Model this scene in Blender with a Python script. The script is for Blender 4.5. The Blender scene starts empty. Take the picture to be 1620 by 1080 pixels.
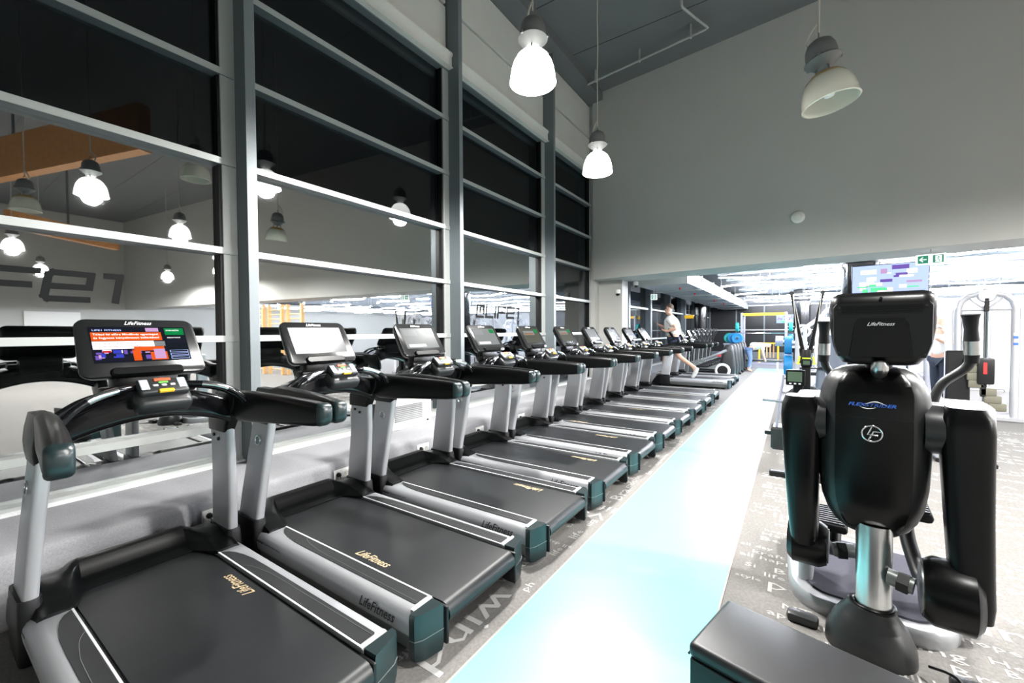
import bpy, bmesh, math, random
from mathutils import Vector, Matrix
random.seed(7)
S = bpy.context.scene
C = S.collection
PI = math.pi

# ------------------------------------------------------------------ camera
CAM_F, CAM_YAW, CAM_PITCH, CAM_ROLL, CAM_H = 662.9, 34.080, 1.336, 0.324, 1.55
cam = bpy.data.cameras.new('camera')
cam.sensor_fit = 'HORIZONTAL'; cam.sensor_width = 36.0
cam.lens = CAM_F / 1620.0 * 36.0
cam.clip_start = 0.05; cam.clip_end = 200
cam_o = bpy.data.objects.new('camera', cam); C.objects.link(cam_o)
def _cam():
    y, p, r = (math.radians(a) for a in (CAM_YAW, CAM_PITCH, CAM_ROLL))
    fw = Vector((-math.sin(y)*math.cos(p), math.cos(y)*math.cos(p), -math.sin(p)))
    r0 = Vector((math.cos(y), math.sin(y), 0)); d0 = fw.cross(r0)
    rt = math.cos(r)*r0 + math.sin(r)*d0; dn = -math.sin(r)*r0 + math.cos(r)*d0
    m = Matrix((rt, -dn, -fw)).transposed().to_4x4(); m.translation = (0, 0, CAM_H)
    return m
cam_o.matrix_world = _cam()
S.camera = cam_o

# ------------------------------------------------------------------ world (night outside) and exposure
wd = bpy.data.worlds.new('night'); S.world = wd; wd.use_nodes = True
wd.node_tree.nodes['Background'].inputs[0].default_value = (0.010, 0.012, 0.014, 1)
wd.node_tree.nodes['Background'].inputs[1].default_value = 0.25
S.view_settings.view_transform = 'Standard'; S.view_settings.look = 'None'
S.view_settings.exposure = 0.0; S.view_settings.gamma = 1.0
S.view_settings.use_curve_mapping = False
S.cycles.max_bounces = 6; S.cycles.diffuse_bounces = 3; S.cycles.glossy_bounces = 4; S.cycles.transmission_bounces = 4; S.cycles.transparent_max_bounces = 6
S.cycles.caustics_reflective = False; S.cycles.caustics_refractive = False
PENDANT_W = 830.0       # watts in each lit pendant's lamp
SHADE_E = 10.0          # glow of a lit acrylic shade
TUBE_E = 320.0           # glow of the LED tubes

# ------------------------------------------------------------------ colours and materials
def lin(c):
    return tuple(((v/255)/12.92 if v/255 <= .04045 else ((v/255+.055)/1.055)**2.4) for v in c)
MATS = {}
def mat(name, rgb, rough=.5, metal=0.0, emit=None, es=0.0, spec=.5, noise=None, bump=None, alpha=None, coat=0, trans=0.0):
    """rgb is linear; noise=(scale, amount) varies the colour, bump=(scale, strength) the relief"""
    m = bpy.data.materials.new(name); m.use_nodes = True; MATS[name] = m
    nt = m.node_tree; b = nt.nodes['Principled BSDF']
    b.inputs['Base Color'].default_value = (*rgb, 1); b.inputs['Roughness'].default_value = rough
    b.inputs['Metallic'].default_value = metal; b.inputs['Specular IOR Level'].default_value = spec
    b.inputs['Coat Weight'].default_value = coat
    if alpha: b.inputs['Alpha'].default_value = alpha
    b.inputs['Transmission Weight'].default_value = trans
    if emit:
        b.inputs['Emission Color'].default_value = (*emit, 1); b.inputs['Emission Strength'].default_value = es
    if noise or bump:
        tc = nt.nodes.new('ShaderNodeTexCoord')
    if noise:
        n = nt.nodes.new('ShaderNodeTexNoise'); n.inputs['Scale'].default_value = noise[0]; n.inputs['Detail'].default_value = 5
        mx = nt.nodes.new('ShaderNodeMix'); mx.data_type = 'RGBA'
        nt.links.new(tc.outputs['Object'], n.inputs['Vector']); nt.links.new(n.outputs['Fac'], mx.inputs['Factor'])
        mx.inputs['A'].default_value = (*[v*(1-noise[1]) for v in rgb], 1)
        mx.inputs['B'].default_value = (*[v*(1+noise[1]) for v in rgb], 1)
        nt.links.new(mx.outputs['Result'], b.inputs['Base Color'])
    if bump:
        n2 = nt.nodes.new('ShaderNodeTexNoise'); n2.inputs['Scale'].default_value = bump[0]; n2.inputs['Detail'].default_value = 3
        bp = nt.nodes.new('ShaderNodeBump'); bp.inputs['Strength'].default_value = bump[1]; bp.inputs['Distance'].default_value = .01
        nt.links.new(tc.outputs['Object'], n2.inputs['Vector']); nt.links.new(n2.outputs['Fac'], bp.inputs['Height'])
        nt.links.new(bp.outputs['Normal'], b.inputs['Normal'])
    return m
def glass(name, refl, tint=(.95, .97, .97)):
    """window pane: part mirror (coated glass), part see-through"""
    m = bpy.data.materials.new(name); m.use_nodes = True; MATS[name] = m
    nt = m.node_tree; nt.nodes.clear()
    o = nt.nodes.new('ShaderNodeOutputMaterial'); mx = nt.nodes.new('ShaderNodeMixShader')
    t = nt.nodes.new('ShaderNodeBsdfTransparent'); g = nt.nodes.new('ShaderNodeBsdfGlossy')
    t.inputs[0].default_value = (.55, .58, .6, 1); g.inputs[0].default_value = (*tint, 1); g.inputs['Roughness'].default_value = .015
    mx.inputs[0].default_value = refl
    nt.links.new(t.outputs[0], mx.inputs[1]); nt.links.new(g.outputs[0], mx.inputs[2]); nt.links.new(mx.outputs[0], o.inputs[0])
    return m
mat('wall', (.47, .47, .45), .85, noise=(1.2, .05))
mat('wall_white', (.66, .655, .62), .75, noise=(3, .07))
mat('joint_grey', (.20, .21, .22), .7)
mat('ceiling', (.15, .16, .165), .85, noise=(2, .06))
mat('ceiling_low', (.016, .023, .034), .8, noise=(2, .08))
mat('alu', (.43, .45, .44), .42, .2)
mat('alu_dark', (.12, .14, .15), .5, .3)
mat('steel_pale', (.20, .225, .24), .45, .2)
mat('steel_blue', (.15, .175, .19), .45, .25)
mat('carpet', (.235, .225, .215), .95, noise=(60, .35), bump=(400, .5), spec=.1)
mat('carpet_print', (.52, .51, .49), .95, spec=.1)
mat('ledge_carpet', (.34, .34, .36), .98, noise=(120, .28), bump=(500, .6), spec=.1)
mat('mat_grey', (.075, .075, .095), .9, noise=(200, .3), spec=.1)
mat('rubber_floor', (.09, .09, .11), .7, noise=(40, .2))
mat('lane', (.20, .63, .67), .36, spec=.5, noise=(.8, .05))
mat('lane_seam', (.12, .50, .54), .5)
mat('edge_trim', (.34, .31, .29), .6)
glass('glass_mirror', .56); glass('glass_plain', .05); glass('glass_mid', .14); glass('glass_rear', .34)
mat('silver', (.42, .43, .45), .38, .4)
mat('silver_dark', (.20, .215, .21), .38, .5)
mat('white_line', (.80, .81, .82), .4)
mat('belt', (.0095, .0108, .0122), .42, noise=(7, .35), spec=.4)
mat('pad', (.014, .0145, .016), .42, noise=(180, .25), bump=(700, .12))
mat('plastic', (.0026, .0028, .003), .30, spec=.24)
mat('plastic_grey', (.020, .021, .022), .36, spec=.42)
mat('plastic_cap', (.010, .020, .022), .32)  # teal tint is bounce light off the aqua lane, put into the colour
mat('black', (.005, .005, .006), .42, spec=.35)
mat('gloss_black', (.005, .005, .006), .14, spec=.45)
mat('rubber', (.007, .007, .008), .6, spec=.3)
mat('chrome', (.75, .76, .77), .14, 1.0)
mat('brushed', (.62, .63, .63), .28, 1.0)
mat('tan_print', (.62, .47, .28), .6)
mat('ink', (.02, .02, .022), .5)
mat('ink_pale', (.72, .73, .74), .5)
mat('bezel', (.010, .0105, .011), .24, spec=.5)
mat('bezel_edge', (.38, .39, .40), .35, .3)
mat('btn_red', (.75, .09, .03), .4); mat('btn_green', (.12, .55, .06), .4); mat('btn_yellow', (.85, .48, .02), .4); mat('btn_grey', (.45, .46, .48), .4)
mat('sensor', (.55, .62, .68), .25, .3)
def scr(name, rgb, es): return mat(name, tuple(v*.04 for v in rgb), .16, emit=rgb, es=es)
scr('scr_dark', lin((22, 24, 40)), .9); scr('scr_orange', lin((235, 92, 24)), 1.0); scr('scr_white', (.9, .9, .92), 1.0)
scr('scr_green', lin((0, 140, 70)), .9); scr('scr_blue', lin((60, 70, 200)), .9); scr('scr_pink', lin((215, 170, 220)), .9)
scr('scr_violet', lin((120, 90, 190)), .9); scr('scr_navy', lin((14, 22, 34)), .8); scr('scr_red', lin((220, 40, 50)), .9)
scr('scr_pale', (.33, .34, .35), .9); scr('scr_mid', (.30, .32, .32), .8); scr('scr_olive', (.12, .12, .095), .8); scr('scr_amber', lin((190, 120, 60)), .6)
scr('scr_sky', lin((180, 200, 255)), 1.3); scr('scr_lawn', lin((90, 220, 150)), 1.3); scr('scr_bright', (1, 1, 1), 1.5); scr('lcd', lin((120, 150, 120)), .5)
mat('shade_lit', (.9, .9, .88), .4, emit=(1.0, .985, .93), es=SHADE_E)
mat('bulb_lit', (1, 1, 1), .4, emit=(1.0, .985, .93), es=SHADE_E*2)
mat('shade_off', (.80, .78, .68), .22, alpha=.62); mat('shade_amber', (.62, .40, .12), .35, alpha=.75)
mat('lamp_body', (.16, .165, .165), .5, .1); mat('cable_white', (.50, .48, .42), .6)
mat('tube_lit', (1, 1, 1), .5, emit=(.88, .92, 1.0), es=TUBE_E)
mat('tube_end', (.30, .31, .33), .5)
mat('duct', (.42, .47, .52), .4, .6); mat('wood', (.50, .235, .085), .5, noise=(9, .25)); mat('wood_pale', (.66, .40, .17), .5, noise=(9, .2))
mat('white_plastic', (.80, .80, .78), .4); mat('yellow', (.80, .46, .01), .45); mat('blue', (.01, .19, .45), .5); mat('teal', (.01, .33, .30), .5)
mat('red', (.65, .02, .02), .5); mat('neon', (.55, .75, .02), .5); mat('post_grey', (.33, .33, .42), .45, .3)
mat('skin', (.62, .36, .26), .55); mat('hair', (.10, .065, .045), .8); mat('shirt', (.80, .82, .78), .85); mat('shorts', (.02, .03, .05), .8); mat('denim', (.12, .18, .32), .8); mat('shoe', (.75, .75, .75), .6)
mat('exit_green', lin((10, 105, 80)), .4, emit=lin((10, 120, 90)), es=.5); mat('exit_white', (.8, .85, .85), .4, emit=(.8, .9, .9), es=.8)
mat('logo_blue', lin((60, 110, 215)), .4); mat('webbing', (.11, .105, .08), .8); mat('vinyl_grey', (.018, .0185, .020), .40, bump=(300, .06)); mat('vinyl_black', (.005, .006, .007), .42)
mat('sticker', (.010, .0105, .011), .7, spec=.1); mat('shroud', (.74, .75, .80), .4); mat('frame_silver', (.55, .56, .60), .35, .5); mat('shroud_grey', (.10, .12, .16), .5)
M = MATS

# ------------------------------------------------------------------ geometry helpers
class G:
    def __init__(s): s.V = []; s.F = []
    def add(s, V, F, m=None):
        b = len(s.V)
        s.V += [tuple(m @ Vector(v)) if m else tuple(v) for v in V]
        s.F += [tuple(i+b for i in f) for f in F]; return s
    def box(s, x0, x1, y0, y1, z0, z1, m=None):
        V = [(x, y, z) for x in (x0, x1) for y in (y0, y1) for z in (z0, z1)]
        return s.add(V, [(0,1,3,2),(4,6,7,5),(0,4,5,1),(2,3,7,6),(0,2,6,4),(1,5,7,3)], m)
    def rbox(s, x0, x1, y0, y1, z0, z1, r=.01, seg=2, m=None):
        bm = bmesh.new(); bmesh.ops.create_cube(bm, size=1)
        for v in bm.verts:
            v.co = ((x0+x1)/2+v.co.x*(x1-x0), (y0+y1)/2+v.co.y*(y1-y0), (z0+z1)/2+v.co.z*(z1-z0))
        r = min(r, .49*min(x1-x0, y1-y0, z1-z0))
        bmesh.ops.bevel(bm, geom=bm.edges[:], offset=r, segments=seg, profile=.5, affect='EDGES')
        bm.verts.index_update()
        s.add([v.co[:] for v in bm.verts], [[v.index for v in f.verts] for f in bm.faces], m); bm.free(); return s
    def tube(s, pts, r, n=8, caps=True, m=None):
        P = [Vector(p) for p in pts]; k = len(P); R = r if isinstance(r, (list, tuple)) else [r]*k
        V = []; F = []; u = None
        for i in range(k):
            t = (P[min(i+1, k-1)]-P[max(i-1, 0)]).normalized()
            if u is None:
                u = t.orthogonal().normalized()
            else:
                u = (u - t*u.dot(t)).normalized()
            w = t.cross(u)
            for j in range(n):
                a = 2*PI*j/n; V.append(P[i]+R[i]*(math.cos(a)*u+math.sin(a)*w))
        for i in range(k-1):
            for j in range(n):
                a = i*n+j; b = i*n+(j+1) % n; F.append((a, b, b+n, a+n))
        if caps: F.append(tuple(range(n-1, -1, -1))); F.append(tuple(range((k-1)*n, k*n)))
        return s.add(V, F, m)
    def lathe(s, prof, n=24, m=None, caps=False):
        V = []; F = []
        for (r, z) in prof:
            for j in range(n): V.append((r*math.cos(2*PI*j/n), r*math.sin(2*PI*j/n), z))
        for i in range(len(prof)-1):
            for j in range(n):
                a = i*n+j; b = i*n+(j+1) % n; F.append((a, b, b+n, a+n))
        if caps: F.append(tuple(range(n-1, -1, -1))); F.append(tuple(range((len(prof)-1)*n, len(prof)*n)))
        return s.add(V, F, m)
    def loft(s, secs, caps=True, m=None, closed=True):
        n = len(secs[0]); V = [p for q in secs for p in q]; F = []
        for i in range(len(secs)-1):
            for j in range(n if closed else n-1):
                a = i*n+j; b = i*n+(j+1) % n; F.append((a, b, b+n, a+n))
        if caps: F.append(tuple(range(n-1, -1, -1))); F.append(tuple(range((len(secs)-1)*n, len(secs)*n)))
        return s.add(V, F, m)
    def prism(s, poly, fn0, fn1, m=None):
        return s.loft([[fn0(*p) for p in poly], [fn1(*p) for p in poly]], True, m)
    def ring(s, c, axis, R, r, n=24, k=8):
        ax = Vector(axis).normalized(); u = ax.orthogonal().normalized(); w = ax.cross(u); c = Vector(c)
        V = []; F = []
        for i in range(n):
            a = 2*PI*i/n; d = math.cos(a)*u+math.sin(a)*w
            for j in range(k):
                b = 2*PI*j/k; V.append(c+d*(R+r*math.cos(b))+ax*(r*math.sin(b)))
        for i in range(n):
            for j in range(k):
                F.append((i*k+j, ((i+1) % n)*k+j, ((i+1) % n)*k+(j+1) % k, i*k+(j+1) % k))
        return s.add(V, F)
    def disc(s, c, axis, R, h, n=24):
        c = Vector(c); ax = Vector(axis).normalized()
        return s.tube([c-ax*h/2, c+ax*h/2], R, n)
def smoothstep(a, b, x):
    t = max(0, min(1, (x-a)/(b-a))); return t*t*(3-2*t)
def rr(w, h, r, n=3):
    """rounded rectangle, centred, counter-clockwise"""
    r = min(r, w/2-1e-4, h/2-1e-4); o = []
    for cx, cy, a0 in ((w/2-r, h/2-r, 0), (-w/2+r, h/2-r, 90), (-w/2+r, -h/2+r, 180), (w/2-r, -h/2+r, 270)):
        for i in range(n+1):
            a = math.radians(a0+90*i/n); o.append((cx+r*math.cos(a), cy+r*math.sin(a)))
    return o
def spline(pts, k=5):
    P = [Vector(p) for p in pts]; o = []
    for i in range(len(P)-1):
        a, b, c, d = P[max(i-1, 0)], P[i], P[i+1], P[min(i+2, len(P)-1)]
        for j in range(k):
            t = j/k; o.append(.5*((2*b)+(c-a)*t+(2*a-5*b+4*c-d)*t*t+(3*b-a-3*c+d)*t**3))
    o.append(P[-1]); return o
def mobj(name, g, m, parent=None, smooth=35):
    me = bpy.data.meshes.new(name); me.from_pydata(g.V, [], g.F)
    bm = bmesh.new(); bm.from_mesh(me); bmesh.ops.recalc_face_normals(bm, faces=bm.faces[:]); bm.to_mesh(me); bm.free()
    if smooth:
        me.shade_smooth(); me.set_sharp_from_angle(angle=math.radians(smooth))
    me.materials.append(M[m] if isinstance(m, str) else m)
    o = bpy.data.objects.new(name, me); C.objects.link(o)
    if parent is not None: o.parent = parent
    return o
def tag(o, label, cat=None, group=None, kind=None):
    if label: o['label'] = label
    if cat: o['category'] = cat
    if group: o['group'] = group
    if kind: o['kind'] = kind
    return o
def thing(name, loc, label, cat, group=None, rz=0):
    o = bpy.data.objects.new(name, None); C.objects.link(o); o.empty_display_size = .1
    o.location = loc; o.rotation_euler = (0, 0, rz); return tag(o, label, cat, group)
def struct(name, g, m, label, smooth=0):
    return tag(mobj(name, g, m, None, smooth), label, None, None, 'structure')
def copy_tree(o, parent=None):
    c = o.copy(); C.objects.link(c); c.parent = parent
    for ch in o.children: copy_tree(ch, c)
    return c

# ------------------------------------------------------------------ text bank and skinned bodies (one evaluation each, before the scene fills up)
WORDS = ['petal', 'we mean', 'appearance', 'dependent', 'all happen', 'style', 'brave', 'motion', 'Ve', 'ama', 'le rêve', 'hope', 'Be', 'pending', 'He:', 'MT', 'Si', 'ph', 'life', 'all day', 'Em', 'natura', 'vento', 'Bra', '动油', 'kraft', 'wind']
TEXTS = {}
def bank(s, shear=0, res=3, bold=0.0):
    TEXTS[(s, shear)] = (res, bold)
for w in WORDS: bank(w, 0, 1, .0)
for s, sh in (('LifeFitness', .45), ('FLEXSTRIDER', .3), ('LIFE1 FITNESS', 0), ('Töltsd fel előre MindBody egyenleged,', 0), ('és fogyassz kényelmesen büfénkben!', 0),
              ('Top up your balance and consume', 0), ('conveniently in our buffet!', 0), ('GYORS INDÍTÁS', 0), ('BEJELENTKEZÉS', 0), ('FlexDeck  Shock Absorption System', .2), ('LF', .35)):
    bank(s, sh, 2, .02 if s in ('LIFE1 FITNESS', 'LF', 'FLEXSTRIDER') else .008)
_tmp = []
for (s, sh), (res, bold) in TEXTS.items():
    cu = bpy.data.curves.new('t', 'FONT'); cu.body = s; cu.shear = sh; cu.resolution_u = res; cu.offset = bold
    o = bpy.data.objects.new('t', cu); C.objects.link(o); _tmp.append(((s, sh), o))
def skin_setup(J, E, sub=2):
    """J: list of (x,y,z,r) ; E: edges"""
    me = bpy.data.meshes.new('b'); me.from_pydata([j[:3] for j in J], E, [])
    o = bpy.data.objects.new('b', me); C.objects.link(o)
    o.modifiers.new('s', 'SKIN').use_smooth_shade = True
    sv = me.skin_vertices[0].data
    for i, j in enumerate(J):
        r = j[3]; sv[i].radius = r if isinstance(r, tuple) else (r, r)
    sv[0].use_root = True
    m = o.modifiers.new('u', 'SUBSURF'); m.levels = sub; m.render_levels = sub
    return o
BODIES = {}
# runner, local: faces -x, y = his left/right, z up from the belt (about 1.85 m tall, mid-stride)
def runner_joints():
    J = []; E = []
    def add(p, par=None):
        J.append(p); i = len(J)-1
        if par is not None: E.append((par, i))
        return i
    pel = add((0, 0, .98, (.125, .15)))
    wai = add((-.02, 0, 1.14, (.13, .165)), pel); che = add((-.06, 0, 1.33, (.15, .20)), wai)
    sho = add((-.09, 0, 1.48, (.095, .15)), che); nek = add((-.11, 0, 1.57, .058), sho)
    jaw = add((-.145, 0, 1.655, (.075, .07)), nek); sku = add((-.13, 0, 1.755, (.092, .078)), jaw); top = add((-.12, 0, 1.825, (.062, .055)), sku)
    nose = add((-.235, 0, 1.70, .014), jaw)
    for sd in (-1, 1):
        ear = add((-.125, sd*.086, 1.71, .016), sku)
        s0 = add((-.085, sd*.19, 1.45, .066), sho)
        if sd < 0:   # near arm: upper arm back, forearm forward
            el = add((.10, sd*.27, 1.22, .047), s0); wr = add((-.13, sd*.25, 1.15, .033), el); pm = add((-.20, sd*.235, 1.165, (.038, .022)), wr)
        else:
            el = add((-.13, sd*.26, 1.19, .047), s0); wr = add((-.33, sd*.20, 1.28, .033), el); pm = add((-.395, sd*.185, 1.315, (.038, .022)), wr)
        for k, (dy, ln) in enumerate(((-.026, .050), (-.009, .058), (.009, .055), (.026, .044))):
            b = Vector(J[pm][:3]); d = Vector((-.8, 0, .35)).normalized()
            f1 = add((*(b+d*.045+Vector((0, dy, 0))), .010), pm); f2 = add((*(b+d*(.045+ln*.5)+Vector((.012, dy, .025))), .009), f1)
        th = Vector(J[pm][:3]); t1 = add((th.x-.01, th.y-sd*.035, th.z+.02, .011), pm); add((th.x-.045, th.y-sd*.04, th.z+.035, .009), t1)
        hp = add((0.0, sd*.10, .91, .098), pel)
        if sd < 0:   # near leg trails, knee bent, heel up
            kn = add((.13, sd*.11, .53, .062), hp); cf = add((.29, sd*.11, .40, .056), kn); an = add((.50, sd*.11, .25, .036), cf); hl = add((.55, sd*.11, .25, .036), an); fo = add((.50, sd*.11, .10, (.032, .042)), an); add((.46, sd*.11, .03, (.022, .038)), fo)
        else:
            kn = add((-.22, sd*.11, .56, .062), hp); cf = add((-.25, sd*.11, .37, .056), kn); an = add((-.27, sd*.11, .10, .036), cf); add((-.22, sd*.11, .05, .036), an); fo = add((-.36, sd*.11, .045, (.030, .042)), an); add((-.45, sd*.11, .03, (.020, .038)), fo)
    return J, E
BODIES['runner'] = skin_setup(*runner_joints())
BODIES['shirt'] = skin_setup([(-.01, 0, 1.00, (.175, .20)), (-.02, 0, 1.14, (.165, .20)), (-.06, 0, 1.33, (.18, .23)), (-.09, 0, 1.485, (.135, .19)), (-.105, 0, 1.54, (.065, .07)),
    (-.085, -.19, 1.455, .10), (.03, -.25, 1.29, .088), (-.085, .19, 1.455, .10), (-.115, .24, 1.26, .088)], [(0, 1), (1, 2), (2, 3), (3, 4), (3, 5), (5, 6), (3, 7), (7, 8)])
BODIES['shorts'] = skin_setup([(0, 0, 1.0, (.14, .165)), (0, -.10, .90, .115), (.085, -.11, .66, .098), (0, .10, .90, .115), (-.14, .11, .68, .098)], [(0, 1), (1, 2), (0, 3), (3, 4)])
# person bending over the bench far away (local, faces +x) and person standing behind the cable station
BODIES['bender'] = skin_setup([(0, 0, .86, (.12, .15)), (.22, 0, .98, (.11, .15)), (.42, 0, 1.02, (.10, .16)), (.54, 0, 1.0, .055), (.64, 0, 1.0, .09), (.72, 0, .97, .06),
    (.43, -.19, .97, .06), (.45, -.24, .70, .045), (.52, -.22, .47, .032), (.54, -.22, .40, .03), (.43, .19, .97, .06), (.45, .24, .70, .045), (.52, .22, .47, .032), (.54, .22, .40, .03),
    (0, -.10, .80, .095), (.06, -.12, .46, .06), (-.03, -.12, .08, .038), (.12, -.12, .035, .032), (0, .10, .80, .095), (.06, .12, .46, .06), (-.03, .12, .08, .038), (.12, .12, .035, .032)],
    [(0, 1), (1, 2), (2, 3), (3, 4), (4, 5), (2, 6), (6, 7), (7, 8), (8, 9), (2, 10), (10, 11), (11, 12), (12, 13), (0, 14), (14, 15), (15, 16), (16, 17), (0, 18), (18, 19), (19, 20), (20, 21)])
BODIES['bender_trousers'] = skin_setup([(.0, 0, .88, (.13, .165)), (0, -.10, .80, .11), (.06, -.12, .46, .078), (-.02, -.12, .16, .06), (0, .10, .80, .11), (.06, .12, .46, .078), (-.02, .12, .16, .06)], [(0, 1), (1, 2), (2, 3), (0, 4), (4, 5), (5, 6)])
BODIES['stander_trousers'] = skin_setup([(0, 0, 1.0, (.13, .16)), (0, -.10, .90, .112), (-.01, -.11, .50, .08), (.01, -.11, .16, .06), (0, .10, .90, .112), (-.01, .11, .50, .08), (.01, .11, .16, .06)], [(0, 1), (1, 2), (2, 3), (0, 4), (4, 5), (5, 6)])
BODIES['bender_shirt'] = skin_setup([(.03, 0, .90, (.14, .17)), (.22, 0, .99, (.13, .17)), (.42, 0, 1.02, (.12, .18)), (.43, -.20, .96, .08), (.45, -.24, .80, .065), (.43, .20, .96, .08), (.45, .24, .80, .065)], [(0, 1), (1, 2), (2, 3), (3, 4), (2, 5), (5, 6)])
BODIES['stander'] = skin_setup([(0, 0, .98, (.12, .15)), (0, 0, 1.16, (.10, .14)), (0, 0, 1.34, (.12, .17)), (0, 0, 1.49, (.09, .15)), (-.01, 0, 1.58, .055), (-.03, 0, 1.66, (.075, .07)), (-.02, 0, 1.76, (.09, .078)), (-.01, 0, 1.83, .055),
    (0, -.19, 1.46, .064), (-.06, -.30, 1.24, .046), (-.26, -.26, 1.34, .033), (-.33, -.25, 1.38, .034), (0, .19, 1.46, .064), (-.04, .28, 1.20, .046), (-.22, .24, 1.06, .033), (-.29, .23, 1.05, .034),
    (0, -.10, .90, .098), (-.01, -.11, .50, .062), (.02, -.11, .09, .038), (-.13, -.11, .04, .034), (0, .10, .90, .098), (-.01, .11, .50, .062), (.02, .11, .09, .038), (-.13, .11, .04, .034)],
    [(0, 1), (1, 2), (2, 3), (3, 4), (4, 5), (5, 6), (6, 7), (3, 8), (8, 9), (9, 10), (10, 11), (3, 12), (12, 13), (13, 14), (14, 15), (0, 16), (16, 17), (17, 18), (18, 19), (0, 20), (20, 21), (21, 22), (22, 23)])
BODIES['stander_shirt'] = skin_setup([(0, 0, 1.0, (.14, .17)), (0, 0, 1.16, (.122, .16)), (0, 0, 1.34, (.14, .19)), (0, 0, 1.495, (.105, .165)), (0, -.19, 1.46, .083), (-.04, -.26, 1.30, .07), (0, .19, 1.46, .083), (-.03, .25, 1.28, .07)], [(0, 1), (1, 2), (2, 3), (3, 4), (4, 5), (3, 6), (6, 7)])
dg = bpy.context.evaluated_depsgraph_get(); dg.update()
for key, o in _tmp:
    me = bpy.data.meshes.new_from_object(o.evaluated_get(dg))
    TEXTS[key] = ([v.co[:] for v in me.vertices], [tuple(f.vertices) for f in me.polygons]); bpy.data.meshes.remove(me)
for key, o in list(BODIES.items()):
    BODIES[key] = bpy.data.meshes.new_from_object(o.evaluated_get(dg)); bpy.data.objects.remove(o)
for key, o in _tmp: bpy.data.objects.remove(o)
def text(g, s, O, U, W, w, h, shear=0, fit=True):
    """lay the text s in the rectangle with lower-left corner O, along unit U, up unit W"""
    V, F = TEXTS[(s, shear)]
    x0 = min(v[0] for v in V); x1 = max(v[0] for v in V); y0 = min(v[1] for v in V); y1 = max(v[1] for v in V)
    O, U, W = Vector(O), Vector(U), Vector(W)
    sx = w/(x1-x0); sy = h/(y1-y0) if h else sx
    return g.add([O+U*((v[0]-x0)*sx)+W*((v[1]-y0)*sy) for v in V], F)
def plate(g, O, U, W, x0, x1, y0, y1, t=.002):
    """thin slab on the plane (O,U,W), from the plane out by t"""
    O, U, W = Vector(O), Vector(U), Vector(W); N = U.cross(W)
    V = [O+U*x+W*y+N*n for x in (x0, x1) for y in (y0, y1) for n in (0, t)]
    return g.add(V, [(0,1,3,2),(4,6,7,5),(0,4,5,1),(2,3,7,6),(0,2,6,4),(1,5,7,3)])

# ================================================================== THE SETTING
WX = -4.30                      # glass plane
CEIL, LOWC, BEAM = 7.25, 3.45, 2.81
XR, YB, YF = 20.0, -4.0, 27.0   # right wall, wall behind the camera, far wall
def wy(x): return 9.65-.12*(x+4.2)
fl = struct('floor', G().box(-4.7, XR, YB, YF, -.12, 0), 'carpet', 'grey carpet floor printed with pale words')
lanes = [(-4.0, 1.02), (1.02, 6.4), (6.4, 13.0), (13.0, 19.7)]
for a, b in lanes:
    mobj('lane_strip', G().box(-1.254, -.345, a+.002, b-.002, 0, .006), 'lane', fl)['label'] = 'aqua blue running lane strip'
g = G()
for a, b in lanes[1:]: g.box(-1.254, -.345, a-.003, a+.003, 0, .0052)
mobj('lane_seam', g, 'lane_seam', fl)
g = G(); g.box(-1.266, -1.254, -4, 19.7, 0, .005); g.box(-.345, -.335, -4, 19.7, 0, .005)
mobj('lane_edge', g, 'edge_trim', fl)
mobj('rubber_mat', G().box(-4.2, XR-.1, 19.72, YF-.05, 0, .012), 'rubber_floor', fl)['label'] = 'dark rubber floor of the free weight area'
g = G(); rnd = random.Random(3)
def lay(x0, x1, y0, y1, n, rots, smin, smax):
    placed = []
    for _ in range(n*12):
        if len(placed) >= n: break
        w = rnd.choice(WORDS); h = rnd.choice((smin, (smin+smax)/2, smin*1.3, smax)); V = TEXTS[(w, 0)][0]
        tw = (max(v[0] for v in V)-min(v[0] for v in V)); th = max(v[1] for v in V)-min(v[1] for v in V)
        W = h*tw/th*1.45; a = rnd.choice(rots); u = Vector((math.cos(a), math.sin(a), 0)); v = Vector((-math.sin(a), math.cos(a), 0))
        c = Vector((rnd.uniform(x0, x1), rnd.uniform(y0, y1), .0012)); ex = abs(u.x)*W/2+abs(v.x)*h/2; ey = abs(u.y)*W/2+abs(v.y)*h/2
        if c.x-ex < x0 or c.x+ex > x1 or c.y-ey < y0 or c.y+ey > y1: continue
        if any(abs(c.x-p[0]) < ex+p[2]+.015 and abs(c.y-p[1]) < ey+p[3]+.015 for p in placed): continue
        placed.append((c.x, c.y, ex, ey)); text(g, w, c-u*W/2-v*h/2, u, v, W, h)
lay(-1.62, -1.27, .2, 10, 75, (PI, -PI/2, PI/2), .05, .17)
lay(-.33, 2.4, 1.6, 5.0, 230, (0, 0, 0, -.0), .05, .15)
lay(-.33, 3.6, 5.0, 9.5, 150, (0, 0, PI), .07, .2)
lay(-3.4, -2.9, -.3, .28, 8, (0, PI/2), .05, .12)
tag(mobj('printed_lettering', g, 'carpet_print', fl, 0), 'pale words printed on the carpet', kind='stuff')

# carpeted ledge under the windows
g = G(); pr = [(-4.7, 0), (-3.42, 0), (-3.42, .33), (-3.428, .36), (-3.445, .378), (-3.475, .385), (-4.7, .385)]
g.prism(pr, lambda x, z: (x, YB, z), lambda x, z: (x, 9.9, z))
struct('trim_1', g, 'ledge_carpet', 'grey carpeted ledge running under the tall windows', 40)
mobj('base_strip', G().box(-3.42, -3.412, YB, 9.9, 0, .012), 'edge_trim', bpy.data.objects['trim_1'])

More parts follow.
